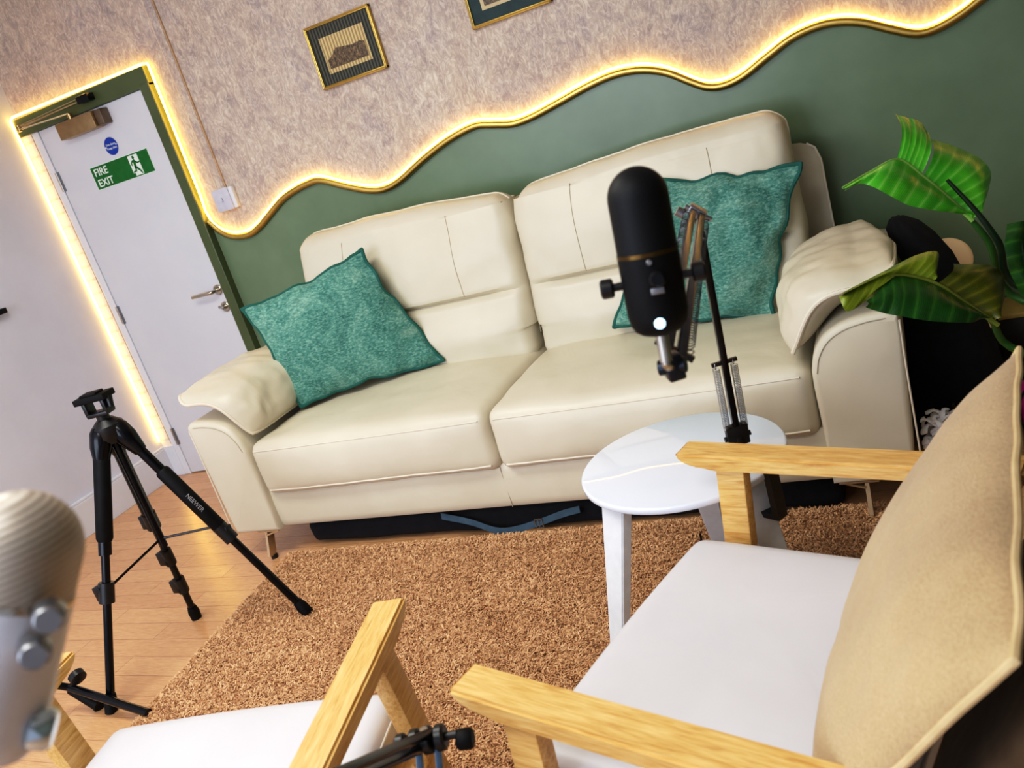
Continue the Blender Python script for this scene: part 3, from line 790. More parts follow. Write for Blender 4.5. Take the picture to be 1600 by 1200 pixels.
# microphone
def microphone(name, label, top, bot, R, mats, cat='microphone', knobs=True, face=None, gs=.50):
    body, grille, band, kn = mats
    t = empty(name, label, cat, bot)
    d = top - bot; L = d.length; u = d.normalized()
    prof = [(0, R * .35), (.015, R * .62), (.04, R * .82), (.08, R * .93), (.14, R), (gs * .9, R), (gs - .01, R)]
    bm = BM(); lathe(bm, prof, bot, top, 48); obj('body', bm, body, t, ang=60)
    bm = BM(); lathe(bm, [(gs - .012, R * 1.01), (gs + .012, R * 1.01)], bot, top, 48); obj('trim_ring', bm, band, t)
    prof = [(gs + .012, R * .985)] + [(gs + .012 + (1 - gs - .012 - R / L) * k / 6, R * .985) for k in range(1, 7)] + [(1 - R / L + R / L * math.sin(a), R * .985 * math.cos(a)) for a in np.linspace(.1, PI / 2 - .02, 12)]
    bm = BM(); lathe(bm, prof, bot, top, 48); obj('grille', bm, grille, t, ang=80)
    f = (face - (bot + top) / 2); f = (f - u * f.dot(u)).normalized(); s = u.cross(f).normalized()
    for sg in ((-1, 1) if knobs else ()):
        c = bot + d * .33 + s * sg * R
        bm = BM(); cyl(bm, c - s * sg * .002, c + s * sg * .012, R * .14, 16); lathe(bm, [(0, R * .26), (.15, R * .33), (.85, R * .33), (1, R * .26)], c + s * sg * .010, c + s * sg * .026, 24)
        obj('side_knob', bm, kn, t)
    return t, f, s, u, L
mt = MT('mic_mesh_black', (6, 8, 12), .55, Specular_IOR_Level=.25); vo = mt.n('ShaderNodeTexVoronoi'); vo.inputs['Scale'].default_value = 600; mt.l(mt.coord(), vo.inputs['Vector']); mt.bump(vo.outputs['Distance'], .25, .001); MESHB = mt.m
mt = MT('mic_mesh_silver', (176, 166, 152), .5, .35); w = mt.n('ShaderNodeTexWave'); w.bands_direction = 'Z'; w.inputs['Scale'].default_value = 70; mt.l(mt.coord(), w.inputs['Vector'])
mt.color(mt.ramp(w.outputs['Fac'], [(.2, (150, 140, 128)), (.7, (182, 172, 160))])); mt.bump(w.outputs['Fac'], .2, .001); MESHS = mt.m
top = at(988, 260, 1.0); bot = at(1034, 522, 1.045)
t, f, s, u, L = microphone('microphone', 'black studio microphone with small white light held by the boom arm', top, bot, .0365, (BLACKM, MESHB, simple('dark_bronze_ring', (84, 62, 24), .3, .8), BLACK), face=CAM)
R0 = .0365
def mic_btn(name, h, w_, r, mat, th=.004, sq=False):
    c = bot + (top - bot) * h + s * w_ + f * (R0 - .002)
    bm = BM()
    if sq: box(bm, c, (r * 2, r, .006), Matrix((s, u, f)).transposed(), .001)
    else: lathe(bm, [(0, r), (.7, r), (1, r * .7)], c, c + f * (th + .002), 20)
    obj(name, bm, mat, t)
mic_btn('pattern_knob', .52 - .06, .0, .004, STEELG); mic_btn('gain_knob', .36, .006, .010, BLACKG, .008); mic_btn('gain_marking', .29, .004, .008, STEELG, sq=True)
c = bot + (top - bot) * .10 + f * (R0 * .93)
bm = BM(); lathe(bm, [(0, .0065), (.6, .0065), (1, .004)], c, c + f * .004, 20); obj('mute_button', bm, GLOW, t)
# yoke of the boom holding the mic
bm = BM(); cc = bot + (top - bot) * .33
pts = [cc + s * (R0 + .008) - f * .002, cc + s * (R0 + .008) - u * .06 - f * .01, bot - u * .012 + s * .03 - f * .01, bot - u * .03 - f * .006, bot - u * .012 - s * .03 - f * .01, cc - s * (R0 + .008) - u * .06 - f * .01, cc - s * (R0 + .008) - f * .002]
tube(bm, catmull([pts[3], bot - u * .04, jb], 4), .006, 10)
cyl(bm, bot + u * .004, bot - u * .034, .008, 18)
obj('mic_mount', bm, simple('brushed_mount_steel', (176, 170, 160), .3, .9), boom)

# ------------------------------------------------------------------ silver microphone (foreground) and its arm
top = at(48, 792, .60); bot = at(-40, 1185, .60)
ax = (top - bot).normalized(); top = bot + ax * .19
t, f, s, u, L = microphone('microphone', 'silver studio microphone with round knobs close up at the lower left edge', top, bot, .0405, (simple('silver_metal', (206, 208, 216), .42, .15), MESHS, CHROME, CHROME), face=CAM + Vector((-.25, .0, -.1)), gs=.62, knobs=False)
top_s, bot_s = top, bot
for px, py in ((72, 966), (50, 1022)):
    c = at(px + 4, py, .562)
    f2 = (CAM + Vector((.0, 0, 0)) - c).normalized(); f2 = (f2 - u * f2.dot(u)).normalized()
    bm = BM(); lathe(bm, [(0, .0105), (1, .0105)], c - f2 * .012, c, 24); lathe(bm, [(0, .0095), (.7, .0095), (1, .008)], c, c + f2 * .006, 24); obj('gain_knob', bm, STEELG, t)
c = at(86, 1140, .60)
bm = BM(); lathe(bm, [(0, .012), (.2, .0145), (.8, .0145), (1, .011)], c - s * .0, c + s * -.018, 24); obj('yoke_knob', bm, simple('pale_chrome', (190, 205, 215), .12, .8), t)
E2 = at(668, 1156, 1.25); base2 = Vector((-.78, .62, 0))
b2 = empty('boom_arm', 'black boom arm joint with knobs at the bottom edge between the armchairs', 'boom arm', base2)
J2 = at(30, 1440, .62)
for o_ in (-.012, .012):
    bm = BM(); sd = (J2 - E2).cross(F_).normalized(); bar(bm, E2 + sd * o_, J2 + sd * o_, .010, .012, F_, .0015); obj('upper_arm', bm, BLACKG, b2, ang=30)
cl = base2 + Vector((0, 0, .03))
for o_ in (-.014, .014):
    bm = BM(); sd = (cl - E2).cross(F_).normalized(); bar(bm, E2 + sd * o_, cl + sd * o_, .010, .012, F_, .0015); obj('lower_arm', bm, simple('blue_grey_metal', (90, 112, 130), .3, .7), b2, ang=30)
bm = BM(); sd = Vector((.93, .3, 0)).normalized()
cyl(bm, E2 - sd * .045, E2 + sd * .045, .006, 12)
for k, r in ((-.04, .016), (-.018, .019), (.0, .02), (.02, .019)): lathe(bm, [(0, r * .8), (.2, r), (.8, r), (1, r * .8)], E2 + sd * (k - .008), E2 + sd * (k + .008), 20)
obj('elbow', bm, BLACK, b2, ang=40)
bm = BM(); lathe(bm, [(0, .012), (.15, .015), (.85, .015), (1, .012)], E2 + sd * .042 + Vector((0, 0, -.01)), E2 + sd * .066 + Vector((0, 0, -.012)), 20); obj('knob', bm, BLACKM, b2)
bm = BM(); lathe(bm, [(0, .009), (1, .006)], E2 + Vector((0, 0, .012)), E2 + Vector((0, 0, .02)), 14); obj('bolt', bm, CHROME, b2)
bm = BM(); lathe(bm, [(0, .11), (.8, .11), (1, .10)], base2, base2 + Vector((0, 0, .025)), 40); cyl(bm, base2, base2 + Vector((0, 0, .06)), .02); obj('weighted_base', bm, BLACKM, b2)
bm = BM(); tube(bm, catmull([J2, bot_s - u * .05, bot_s + u * .004], 3), .008, 10); obj('mic_mount', bm, STEELG, b2)

# ------------------------------------------------------------------ tripod
AP = Vector((-2.38, 1.83, .84))
tri = empty('tripod', 'black camera tripod standing half on the floor near the white door', 'tripod', (-2.38, 1.83, 0))
feet = [Vector((-2.515, 1.49, 0)), Vector((-2.59, 1.985, 0)), Vector((-2.03, 1.965, .02))]
for i, ft in enumerate(feet):
    dd = (ft - AP); dh = Vector((dd.x, dd.y, 0)).normalized(); st = AP + dh * .035 + Vector((0, 0, -.02)); dd = ft - st
    f_ = lambda k: st + dd * k
    bm = BM()
    tube(bm, [f_(-.04), f_(-.02), f_(.03), f_(.1)], [.026, .034, .034, .021], 14)
    tube(bm, [f_(.08), f_(.42)], .0205 if i != 2 else .017, 14)
    tube(bm, [f_(.42), f_(.95)], .0135 if i != 1 else .0125, 12)
    lg = obj('leg', bm, BLACKG, tri, ang=50)
    if i == 0: bm = BM(); tube(bm, [f_(.06), f_(.07), f_(.36), f_(.37)], [.022, .026, .026, .022], 16); obj('grip', bm, BLACKM, lg)
    if i == 2:
        bm = BM(); tube(bm, [f_(.2), f_(.21), f_(.50), f_(.51)], [.02, .0245, .0245, .02], 16); obj('grip', bm, BLACKM, lg)
    for kk in ((.56,) if i == 0 else (.44, .64, .8) if i == 1 else (.54,)):
        bm = BM(); tube(bm, [f_(kk - .04), f_(kk + .035)], .0245 if kk < .6 else .02, 12)
        sd = dd.cross(F_).normalized()
        box(bm, f_(kk) - sd * .018 * (1 if i != 2 else -.2), (.034, .026, .05), None, .003); obj('leg_clamp', bm, BLACK, lg, ang=40)
    bm = BM(); tube(bm, [f_(.93), f_(.96), f_(1.0)], [.016, .021, .019], 14); obj('rubber_foot', bm, BLACKM, lg)
    ctr_ = Vector((AP.x, AP.y, .43)); h = f_(.55 if i == 0 else .5)
    bm = BM(); tube(bm, [ctr_, h], .0045, 8); obj('brace', bm, BLACKG, tri)
bm = BM(); tube(bm, [AP + Vector((0, 0, .02)), Vector((AP.x, AP.y, .40))], .013, 14); obj('centre_column', bm, BLACKG, tri)
bm = BM(); lathe(bm, [(0, .034), (.3, .052), (.75, .05), (1, .026)], AP + Vector((0, 0, -.045)), AP + Vector((0, 0, .035)), 24); obj('collar', bm, BLACK, tri)
bm = BM(); hh = AP + Vector((0, 0, .035)); rz = Matrix.Rotation(.25, 3, 'Z')
cyl(bm, hh, hh + Vector((0, 0, .03)), .02, 20)
for sx in (-1, 1): box(bm, hh + rz @ Vector((sx * .034, 0, .045)), (.014, .045, .05), rz, .004)
box(bm, hh + Vector((0, 0, .022)), (.075, .05, .014), rz, .004)
obj('pan_head', bm, BLACK, tri, ang=40)
bm = BM(); box(bm, hh + Vector((0, 0, .076)), (.112, .066, .02), rz, .003); box(bm, hh + Vector((-.005, 0, .089)), (.06, .045, .008), rz, .002); obj('mounting_plate', bm, BLACKM, tri, ang=40)
bm = BM(); k0 = hh + rz @ Vector((.05, 0, .055)); cyl(bm, hh + rz @ Vector((.03, 0, .05)), k0, .007, 12); tube(bm, [k0 + Vector((0, 0, .015)), k0 + Vector((.005, -.01, -.02))], [.012, .009], 12); obj('lock_knob', bm, BLACK, tri)
# maker's lettering along the third leg grip
ft = feet[2]; dh = Vector(((ft - AP).x, (ft - AP).y, 0)).normalized(); st = AP + dh * .035 + Vector((0, 0, -.02)); dd = ft - st
xd = dd.normalized(); o_ = st + dd * .33; nn = (CAM - o_); nn = (nn - xd * nn.dot(xd)).normalized(); yd = nn.cross(xd)
m4 = Matrix((xd, yd, nn)).transposed().to_4x4(); m4.translation = o_ + nn * .0249 - yd * .006
obj('lettering', text_bm('NEEWER', .019, m4, .0002), simple('print_grey', (150, 150, 150), .5), tri, smooth=False)

# black floor stand at lower left
p = on('z', .09, 108, 1074); q = on('z', .03, 232, 1114)
t = empty('floor_stand', 'black tubular stand leg with wing knob behind the left armchair', 'stand', (p.x, p.y, 0))
bm = BM(); tube(bm, [p, q], .0135, 14); obj('leg', bm, BLACKG, t)
c = at(122, 1060, (p - CAM).dot(F_) - .03)
bm = BM(); tube(bm, [p + Vector((0, 0, .0)), c], .009, 10)
lathe(bm, [(0, .010), (.1, .026), (.8, .026), (1, .018)], c + Vector((.012, -.004, .0)), c + Vector((-.012, .004, .016)), 18); obj('wing_knob', bm, BLACK, t, ang=40)
c = on('z', .02, 152, 1098)
bm = BM(); tube(bm, [p + Vector((0, 0, -.01)), c + Vector((.02, -.01, 0))], [.014, .02], 14); lathe(bm, [(0, .019), (.5, .024), (1, .016)], c + Vector((.0, .0, -.0195)), c + Vector((0, -.0, .03)), 18); obj('foot', bm, BLACKM, t)
bm = BM(); tube(bm, [p, p + Vector((-.18, -.2, .25)), p + Vector((-.22, -.27, .9))], .012, 12); obj('pole', bm, BLACKG, t)

# ------------------------------------------------------------------ rug
def make_rug():
    TLc, TRc, BRc, BLc = (-2.425, 2.375), (-.19, 2.43), (-.10, .55), (-2.24, .5)
    def S(u, v):
        x = (TLc[0] * (1 - u) + TRc[0] * u) * (1 - v) + (BLc[0] * (1 - u) + BRc[0] * u) * v
        y = (TLc[1] * (1 - u) + TRc[1] * u) * (1 - v) + (BLc[1] * (1 - u) + BRc[1] * u) * v
        return x, y
    V = []; Fc = []
    nu, nv = 90, 80
    for i in range(nu + 1):
        for j in range(nv + 1):
            x, y = S(i / nu, j / nv); V.append((x, y, .008 if 0 < i < nu and 0 < j < nv else .0))
    for i in range(nu):
        for j in range(nv):
            a = i * (nv + 1) + j; Fc.append((a, a + 1, a + nv + 2, a + nv + 1))
    V = np.array(V)
    n = 460000
    u = rng.random(n); v = rng.random(n)
    x = (TLc[0] * (1 - u) + TRc[0] * u) * (1 - v) + (BLc[0] * (1 - u) + BRc[0] * u) * v
    y = (TLc[1] * (1 - u) + TRc[1] * u) * (1 - v) + (BLc[1] * (1 - u) + BRc[1] * u) * v
    # clustered lean field
    gx = np.array([[noise.noise(Vector((i * .9, j * .9, 0))) for j in range(120)] for i in range(140)])
    gy = np.array([[noise.noise(Vector((i * .9, j * .9, 9))) for j in range(120)] for i in range(140)])
    gl = np.array([[noise.noise(Vector((i * .35, j * .35, 20))) for j in range(120)] for i in range(140)])
    ii = ((x + 2.5) / 2.5 * 138).astype(int).clip(0, 139); jj = ((y - .4) / 2.1 * 118).astype(int).clip(0, 119)
    lx = gx[ii, jj] * 1.1 + gl[ii, jj] * .7 + rng.normal(0, .5, n); ly = gy[ii, jj] * 1.1 - .15 + rng.normal(0, .5, n)
    # tufts near the rim fall outward
    eu = np.where(u < .012, -1, np.where(u > .988, 1, 0)) * 1.2; ev = np.where(v < .012, 1, np.where(v > .988, -1, 0)) * 1.2
    lx = (lx + eu).clip(-1.6, 1.6); ly = (ly + ev).clip(-1.6, 1.6)
    L = (.012 + .006 * rng.random(n)); w = .0011 + .0008 * rng.random(n)
    a = rng.random(n) * PI; wx = np.cos(a) * w; wy = np.sin(a) * w
    nrm = np.sqrt(1 + lx ** 2 + ly ** 2)
    gh = np.array([[noise.noise(Vector((i * .45, j * .45, 33))) for j in range(480)] for i in range(560)])
    hz_ = gh[((x + 2.5) / 2.5 * 559).astype(int).clip(0, 559), ((y - .4) / 2.1 * 479).astype(int).clip(0, 479)]
    P0 = np.stack([x, y, .010 + .010 * (hz_ + .5).clip(0, 1)], 1)
    d = np.stack([lx, ly, np.ones(n)], 1) / nrm[:, None]
    W = np.stack([wx, wy, np.zeros(n)], 1)
    curl = np.stack([rng.normal(0, .004, n), rng.normal(0, .004, n), np.zeros(n)], 1)
    P1 = P0 + d * (L * .5)[:, None] + np.array([0, 0, .003]); P2 = P0 + d * L[:, None] + curl - np.array([0, 0, .002])
    P2[:, 2] = np.maximum(P2[:, 2], .004); P0[:, 2] = np.where((u < .006) | (u > .994) | (v < .006) | (v > .994), .004, P0[:, 2])
    T = np.stack([P0 - W, P0 + W, P1 + W * 1.3, P1 - W * 1.3, P2 + W * .7, P2 - W * .7], 1).reshape(-1, 3)
    nb = len(V); b = nb + np.arange(n) * 6
    Q = np.concatenate([np.stack([b, b + 1, b + 2, b + 3], 1), np.stack([b + 3, b + 2, b + 4, b + 5], 1)])
    allV = np.concatenate([V, T]); allF = np.concatenate([np.array(Fc), Q])
    me = bpy.data.meshes.new('shag_rug')
    me.vertices.add(len(allV)); me.vertices.foreach_set('co', allV.astype(np.float32).ravel())
    me.loops.add(allF.size); me.loops.foreach_set('vertex_index', allF.astype(np.int32).ravel())
    me.polygons.add(len(allF)); me.polygons.foreach_set('loop_start', np.arange(0, allF.size, 4, dtype=np.int32)); me.polygons.foreach_set('loop_total', np.full(len(allF), 4, dtype=np.int32))
    me.update(calc_edges=True); me.validate()
    me.polygons.foreach_set('use_smooth', [True] * len(me.polygons))
    o = bpy.data.objects.new('shag_rug', me); COL.objects.link(o); me.materials.append(RUG)
    tag(o, 'large shaggy tan rug lying on the laminate floor in front of the sofa', 'rug')
make_rug()

# ------------------------------------------------------------------ under the sofa
bm = BM(); rbox(bm, (1.03, .31, .050), .03, (50, 16, 8), lambda q, n: Vector((-1.33, 2.765, .058)) + q + n * nz(q + Vector((3, 0, 0)), 7) * .010)
t = obj('storage_bag', bm, NAVY); tag(t, 'long soft black bag pushed underneath the cream sofa', 'bag')  # bag drawn forward; its black also stands in for shade on the floor
sp = [on('y', 2.43, 690, 806), on('y', 2.425, 735, 815), on('y', 2.42, 775, 828), on('y', 2.42, 805, 830), on('y', 2.42, 845, 815), on('y', 2.425, 880, 802), on('y', 2.43, 906, 795)]
sp = [Vector((p.x, p.y, max(p.z, .03))) for p in sp]
t = empty('luggage_strap', 'blue-grey webbing strap with buckle hanging out under the sofa', 'strap', sp[3])
bm = BM(); cs = catmull(sp, 6)
A_ = [bm.verts.new(p + Vector((0, 0, .012))) for p in cs]; B_ = [bm.verts.new(p - Vector((0, .006, .012))) for p in cs]
for i in range(len(cs) - 1): bm.faces.new((A_[i], A_[i + 1], B_[i + 1], B_[i]))
obj('webbing', bm, simple('blue_grey_webbing', (52, 76, 92), .7), t)
bm = BM(); c = on('y', 2.42, 843, 817); c.z = max(c.z, .04)
for dz in (-.017, .017): bar(bm, c + Vector((-.014, -.004, dz)), c + Vector((.014, -.004, dz)), .004, .004)
for dx in (-.014, 0, .014): bar(bm, c + Vector((dx, -.004, -.017)), c + Vector((dx, -.004, .017)), .004, .004)
obj('buckle', bm, STEELG, t)

# ------------------------------------------------------------------ clutter right of the sofa
def sections(bm, secs, n=40, fold=.012, ff=14):
    rings = []
    for z, cx, cy, rx, ry in secs:
        row = []
        for k in range(n):
            a = 2 * PI * k / n
            f_ = 1 + (fold / max(rx, .02)) * math.sin(a * ff * .5 + z * 6) * .6 + nz((math.cos(a), math.sin(a), z * 4), 1.7) * fold * 8
            row.append(bm.verts.new((cx + rx * math.cos(a) * f_, cy + ry * math.sin(a) * f_, z)))
        rings.append(row)
    for A, B in zip(rings, rings[1:]):
        for k in range(n): bm.faces.new((A[k], A[(k + 1) % n], B[(k + 1) % n], B[k]))
    bm.faces.new(rings[0][::-1]); bm.faces.new(rings[-1])
bm = BM(); sections(bm, [(0, .066, 2.92, .156, .12), (.1, .064, 2.92, .152, .12), (.2, .056, 2.92, .142, .11), (.3, .044, 2.93, .130, .105), (.4, .038, 2.94, .116, .10), (.5, .028, 2.95, .102, .09), (.6, .022, 2.97, .072, .085), (.66, -.005, 2.98, .066, .08), (.705, -.03, 2.99, .05, .06), (.73, -.045, 3.0, .02, .03)], 48, .006)
t = obj('coat', bm, NAVY, origin=(.08, 2.92, 0)); tag(t, 'black cloth coat slumped in a heap right of the sofa arm', 'coat')
bm = BM(); rbox(bm, (.10, .09, .055), .03, (16, 16, 10), lambda q, n: Vector((-.115, 3.03, .835)) + Vector((q.x, q.y, q.z - abs(q.x) * .35)) + n * nz(q, 15, 3) * .012)
# lamp with two round shades
t = empty('globe_lamp', 'low lamp with two round cream shades behind the plant', 'lamp', (.12, 3.12, 0))
SH_ = MT('cream_glass_shade', (226, 200, 165), .35); SH_.b.inputs['Emission Color'].default_value = lin((250, 205, 150)); SH_.b.inputs['Emission Strength'].default_value = .12
for px, py, r in ((1480, 408, .078), (1522, 496, .066)):
    c = on('y', 3.12, px, py)
    bm = BM(); lathe(bm, [(0, r * .3), (.15, r * .75), (.4, r * .97), (.55, r), (.8, r * .85), (1, r * .45)], c + Vector((0, .04, 0)), c + Vector((0, -.03, .0)), 36); obj('lamp_shade', bm, SH_.m, t, ang=60)
c1 = on('y', 3.14, 1480, 408); c2 = on('y', 3.14, 1522, 496)
bm = BM(); tube(bm, [c1, c2, Vector((.13, 3.15, .02))], .006, 10); obj('stem', bm, BRONZE, t)
bm = BM(); lathe(bm, [(0, .08), (.7, .08), (1, .06)], (.13, 3.15, 0), (.13, 3.15, .02), 28); obj('base', bm, BLACKM, t)
# low dark cabinet
t = empty('low_cabinet', 'low dark cabinet with pale edge trim beside the wall behind the plant', 'cabinet', (.6, 3.3, 0))
bm = BM(); box2(bm, (.215, 3.22, 0), (1.1, 3.40, .255), .003); obj('carcass', bm, simple('dark_olive_laminate', (30, 27, 18), .5), t, ang=30)
bm = BM(); box2(bm, (.212, 3.21, .255), (1.105, 3.40, .272), .003); obj('top_panel', bm, simple('gold_oak_edge', (190, 165, 90), .35), t, ang=30)
# gift bag, box, garland, pink pouch
t = empty('gift_bag', 'maroon paper bag with gold rim on floor right of the sofa', 'bag', (.075, 2.66, 0))
bm = BM(); box2(bm, (.035, 2.62, 0), (.14, 2.78, .15), .006); obj('bag_body', bm, simple('maroon_paper', (80, 8, 20), .5), t, ang=30)
bm = BM()
for a, b in (((.033, 2.618), (.142, 2.618)), ((.033, 2.618), (.033, 2.782)), ((.142, 2.618), (.142, 2.782))): bar(bm, (*a, .152), (*b, .152), .008, .02)
obj('gold_rim', bm, GOLD, t)
bm = BM(); rbox(bm, (.05, .09, .061), .02, (10, 12, 8), lambda q, n: Vector((-.012, 2.585, .063)) + q)
t = obj('black_pouch', bm, NAVY, origin=(-.012, 2.585, 0)); tag(t, 'black pouch on floor under the white petal garland', 'pouch')
gar = empty('petal_garland', 'crumpled white petal garland heaped beside the right sofa arm', 'garland', (-.01, 2.57, .126))
bm = BM(); rr = random.Random(3)
for k in range(58):
    c0 = Vector((-.040 + rr.random() * .075, 2.50 + rr.random() * .10, .145 + rr.random() * .085))
    a = rr.random() * 2 * PI; l = .035 + rr.random() * .03
    dirv = Vector((math.cos(a), math.sin(a), rr.uniform(-.35, .5)))
    pts = catmull([c0, c0 + dirv * l * .5 + Vector((0, 0, .012)), c0 + dirv * l], 4)
    pts = [Vector((max(-.056, p.x), p.y, max(p.z, .130))) for p in pts]
    m_ = len(pts); tube(bm, pts, [.0045 + .0065 * abs(math.sin(PI * i / (m_ - 1) * 1.5 + .6)) for i in range(m_)], 8, flat=.45)
tube(bm, catmull([(-.02, 2.50, .15), (-.02, 2.485, .12), (-.02, 2.48, .06)], 5), [.005, .005, .004, .004, .004, .004, .005, .007, .009, .009, .006], 8, flat=.6)
obj('petals', bm, simple('white_petal_fabric', (240, 236, 236), .6), gar)
t = empty('pink_pouch', 'bright pink pouch with black edging behind the woven cushion', 'pouch', (.205, 2.86, 0))
bm = BM(); rbox(bm, (.05, .05, .085), .04, (12, 12, 12), lambda q, n: Vector((.262, 2.86, .087)) + q + n * nz(q, 20) * .005); obj('pouch_body', bm, simple('hot_pink_fabric', (214, 28, 140), .6), t)
bm = BM(); tube(bm, [Vector((.262 + .052 * math.cos(a), 2.815, .085 + .087 * math.sin(a))) for a in np.linspace(0, 2 * PI, 24)], .004, 6); obj('edging', bm, BLACKM, t)

# ------------------------------------------------------------------ plant
plant = empty('potted_plant', 'broad-leaved green plant leaning in from the right edge by the sofa', 'plant', (.52, 2.05, 0))
LG = m_leaf('leaf_bright', (44, 156, 24), (108, 208, 48), (196, 236, 150)); LD = m_leaf('leaf_olive', (52, 66, 10), (116, 118, 26), (160, 150, 60), .15); LK = m_leaf('leaf_dark', (10, 58, 16), (30, 96, 26), (90, 140, 50), .15)
STEM = simple('plant_stem', (44, 92, 30), .4); STEMD = simple('plant_stem_dark', (14, 40, 14), .4); RIB = simple('leaf_rib', (140, 180, 90), .4)
def strip_leaf(parts, mat, name='leaf', ribpts=None, rmat=RIB, thick=.0):
    bm = BM(); uvl = bm.loops.layers.uv.new('UVMap')
    for mids, edges, droop in parts:
        k = 8
        M_ = catmull([at(*m) for m in mids], k); E_ = catmull([at(*e_) for e_ in edges], k)
        nm = 9; g = []
        for i, (a, b) in enumerate(zip(M_, E_)):
            row = []
            for j in range(nm + 1):
                s_ = j / nm
                p = a.lerp(b, s_) - F_ * (droop * math.sin(PI * s_)) + F_ * (.0012 * math.sin(i * .9) * s_)
                row.append((bm.verts.new(p), (s_, i / k * .35)))
            g.append(row)
        for i in range(len(g) - 1):
            for j in range(nm):
                q4 = (g[i][j], g[i + 1][j], g[i + 1][j + 1], g[i][j + 1])
                try: f_ = bm.faces.new([v for v, _ in q4])
                except ValueError: continue
                for lp_, (_, uv) in zip(f_.loops, q4): lp_[uvl].uv = uv
    me = bpy.data.meshes.new(name); bm.to_mesh(me); bm.free()
    lf = obj(name, me, mat, plant, ang=0)
    if ribpts:
        bm = BM(); tube(bm, catmull([at(*p_) for p_ in ribpts], 5), [.0055 - .004 * i / (5 * (len(ribpts) - 1)) for i in range(5 * (len(ribpts) - 1) + 1)], 8); obj('midrib', bm, rmat, lf)
    return lf
d = 2.0
strip_leaf([
    ([(1516, 342, d), (1475, 303, d), (1440, 274, d), (1402, 248, d), (1365, 266, d - .03), (1314, 296, d - .05)],
     [(1508, 335, d), (1462, 329, d - .05), (1418, 320, d - .07), (1378, 299, d - .08), (1346, 287, d - .06), (1318, 299, d - .05)], .02),
    ([(1440, 273, d), (1425, 263, d), (1412, 255, d), (1402, 247, d)],
     [(1450, 206, d + .05), (1436, 189, d + .06), (1418, 184, d + .06), (1399, 178, d + .06)], .03),
    ([(1517, 343, d), (1497, 324, d), (1476, 304, d), (1459, 289, d), (1443, 275, d)],
     [(1528, 326, d + .02), (1546, 292, d + .05), (1543, 258, d + .07), (1500, 232, d + .09), (1452, 216, d + .08)], .035)],
    LG, ribpts=[(1520, 345, d - .004), (1475, 303, d - .004), (1440, 274, d - .004), (1403, 249, d - .004), (1360, 268, d - .03), (1316, 293, d - .05)])
d = 1.95
strip_leaf([
    ([(1547, 497, d), (1505, 470, d), (1463, 443, d), (1413, 430, d), (1385, 440, d - .02), (1350, 470, d - .04)],
     [(1530, 499, d - .02), (1515, 504, d - .05), (1457, 502, d - .07), (1413, 495, d - .07), (1380, 489, d - .06), (1352, 480, d - .05)], .02)],
    LK, ribpts=[(1560, 508, d - .006), (1505, 470, d - .006), (1463, 443, d - .006), (1413, 430, d - .006), (1370, 436, d - .02), (1318, 458, d - .05)], rmat=simple('leaf_rib_olive', (112, 122, 44), .4))
strip_leaf([
    ([(1458, 440, d), (1435, 434, d), (1413, 430, d), (1375, 434, d - .02), (1314, 461, d - .05)],
     [(1458, 427, d + .03), (1466, 394, d + .04), (1433, 398, d + .04), (1390, 419, d + .02), (1313, 459, d - .05)], .02),
    ([(1398, 430, d - .01), (1375, 434, d - .02), (1345, 446, d - .03), (1315, 461, d - .05)],
     [(1362, 457, d - .04), (1345, 476, d - .05), (1322, 486, d - .06), (1311, 463, d - .05)], .01)],
    m_leaf('leaf_yellow_green', (84, 112, 14), (138, 152, 34), (176, 178, 80), .2))
strip_leaf([
    ([(1550, 500, d), (1520, 480, d), (1490, 461, d), (1463, 444, d)],
     [(1557, 494, d + .03), (1571, 455, d + .06), (1556, 417, d + .07), (1490, 412, d + .05)], .03)], LD)
strip_leaf([
    ([(1610, 470, 1.9), (1604, 420, 1.9), (1600, 380, 1.9), (1606, 346, 1.92)],
     [(1597, 462, 1.9), (1580, 430, 1.88), (1570, 385, 1.86), (1574, 350, 1.9)], .02),
    ([(1610, 470, 1.9), (1604, 420, 1.9), (1600, 380, 1.9), (1606, 346, 1.92)],
     [(1640, 462, 1.9), (1660, 430, 1.88), (1670, 385, 1.86), (1650, 350, 1.9)], .02)], LK)
pot_top = Vector((.52, 2.05, .34))
def stem(pts, r0, r1, mat):
    bm = BM(); P_ = catmull(pts, 6); n_ = len(P_); tube(bm, P_, [r0 + (r1 - r0) * i / (n_ - 1) for i in range(n_)], 10); obj('stem', bm, mat, plant)
stem([at(1508, 334, 2.0), at(1545, 378, 2.02), at(1600, 470, 2.1), pot_top + Vector((.02, 0, .3)), pot_top], .006, .014, STEM)
stem([at(1480, 281, 1.97), at(1525, 330, 1.97), at(1560, 378, 1.98), at(1605, 452, 2.02), pot_top + Vector((.03, -.02, .3)), pot_top], .004, .014, STEMD)
stem([at(1547, 497, 1.946), at(1600, 552, 2.0), pot_top + Vector((-.02, -.03, .1)), pot_top], .007, .014, STEM)
stem([at(1606, 468, 1.9), at(1640, 520, 2.0), pot_top + Vector((.05, -.03, .1)), pot_top], .007, .014, STEM)
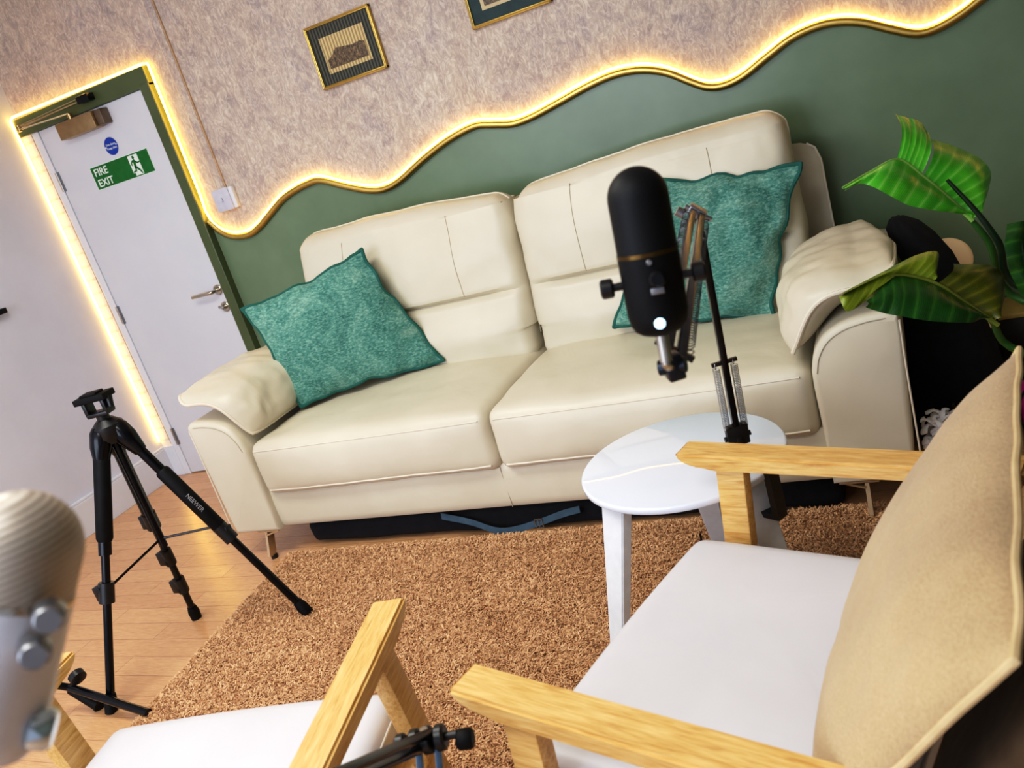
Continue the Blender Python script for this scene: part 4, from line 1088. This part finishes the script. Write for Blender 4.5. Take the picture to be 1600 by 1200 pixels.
bm = BM(); lathe(bm, [(0, .11), (.9, .15), (.92, .16), (1, .16)], (.52, 2.05, 0), (.52, 2.05, .34), 40); obj('pot', bm, simple('grey_pot', (120, 120, 118), .5), plant, ang=40)

# black lead from the clamp across the rug
bm = BM(); q = BB + e * .03
tube(bm, catmull([q + Vector((.0, 0, -.13)), q + Vector((-.02, -.02, -.3)), q + Vector((-.05, .05, -.46)), Vector((-.52, 1.9, .036)), Vector((-.62, 1.98, .036)), Vector((-.72, 2.3, .036))], 6), .003, 8)
t = obj('cable', bm, BLACKM); tag(t, 'thin black cable hanging from the table clamp onto the rug', 'cable')

# ------------------------------------------------------------------ light
def area(name, loc, target, size, power, col):
    l = bpy.data.lights.new(name, 'AREA'); l.shape = 'RECTANGLE'; l.size, l.size_y = size; l.energy = power; l.color = lin(col)[:3]
    o = bpy.data.objects.new(name, l); COL.objects.link(o); o.location = loc
    o.rotation_euler = (Vector(target) - Vector(loc)).to_track_quat('-Z', 'Y').to_euler(); return o
area('ceiling_panel_light', (-2.0, 1.3, 2.58), (-2.0, 1.3, 0), (1.2, .6), 38, (252, 250, 240))
area('ceiling_panel_light', (-.9, -.1, 2.58), (-.9, .0, 0), (1.2, .6), 26, (248, 250, 248))
area('window_light', (-2.3, -1.5, 1.6), (-1.6, 3.0, .8), (2.6, 1.7), 80, (226, 236, 255))
w = bpy.data.worlds.new('world'); bpy.context.scene.world = w; w.use_nodes = True
nt = w.node_tree; bg = nt.nodes['Background']
bg.inputs['Color'].default_value = lin((225, 230, 250)); bg.inputs['Strength'].default_value = .55
sc = bpy.context.scene
sc.view_settings.view_transform = 'Standard'; sc.view_settings.look = 'Medium High Contrast' if False else 'None'
sc.view_settings.exposure = 0.0; sc.view_settings.gamma = 1.0
sc.cycles.max_bounces = 8
sc.view_settings.use_curve_mapping = True
cm = sc.view_settings.curve_mapping; cv = cm.curves[3]
cv.points[0].location = (0, 0); cv.points[-1].location = (1, 1)
for x_, y_ in ((.05, .033), (.22, .21), (.55, .62)): cv.points.new(x_, y_)
cm.update()
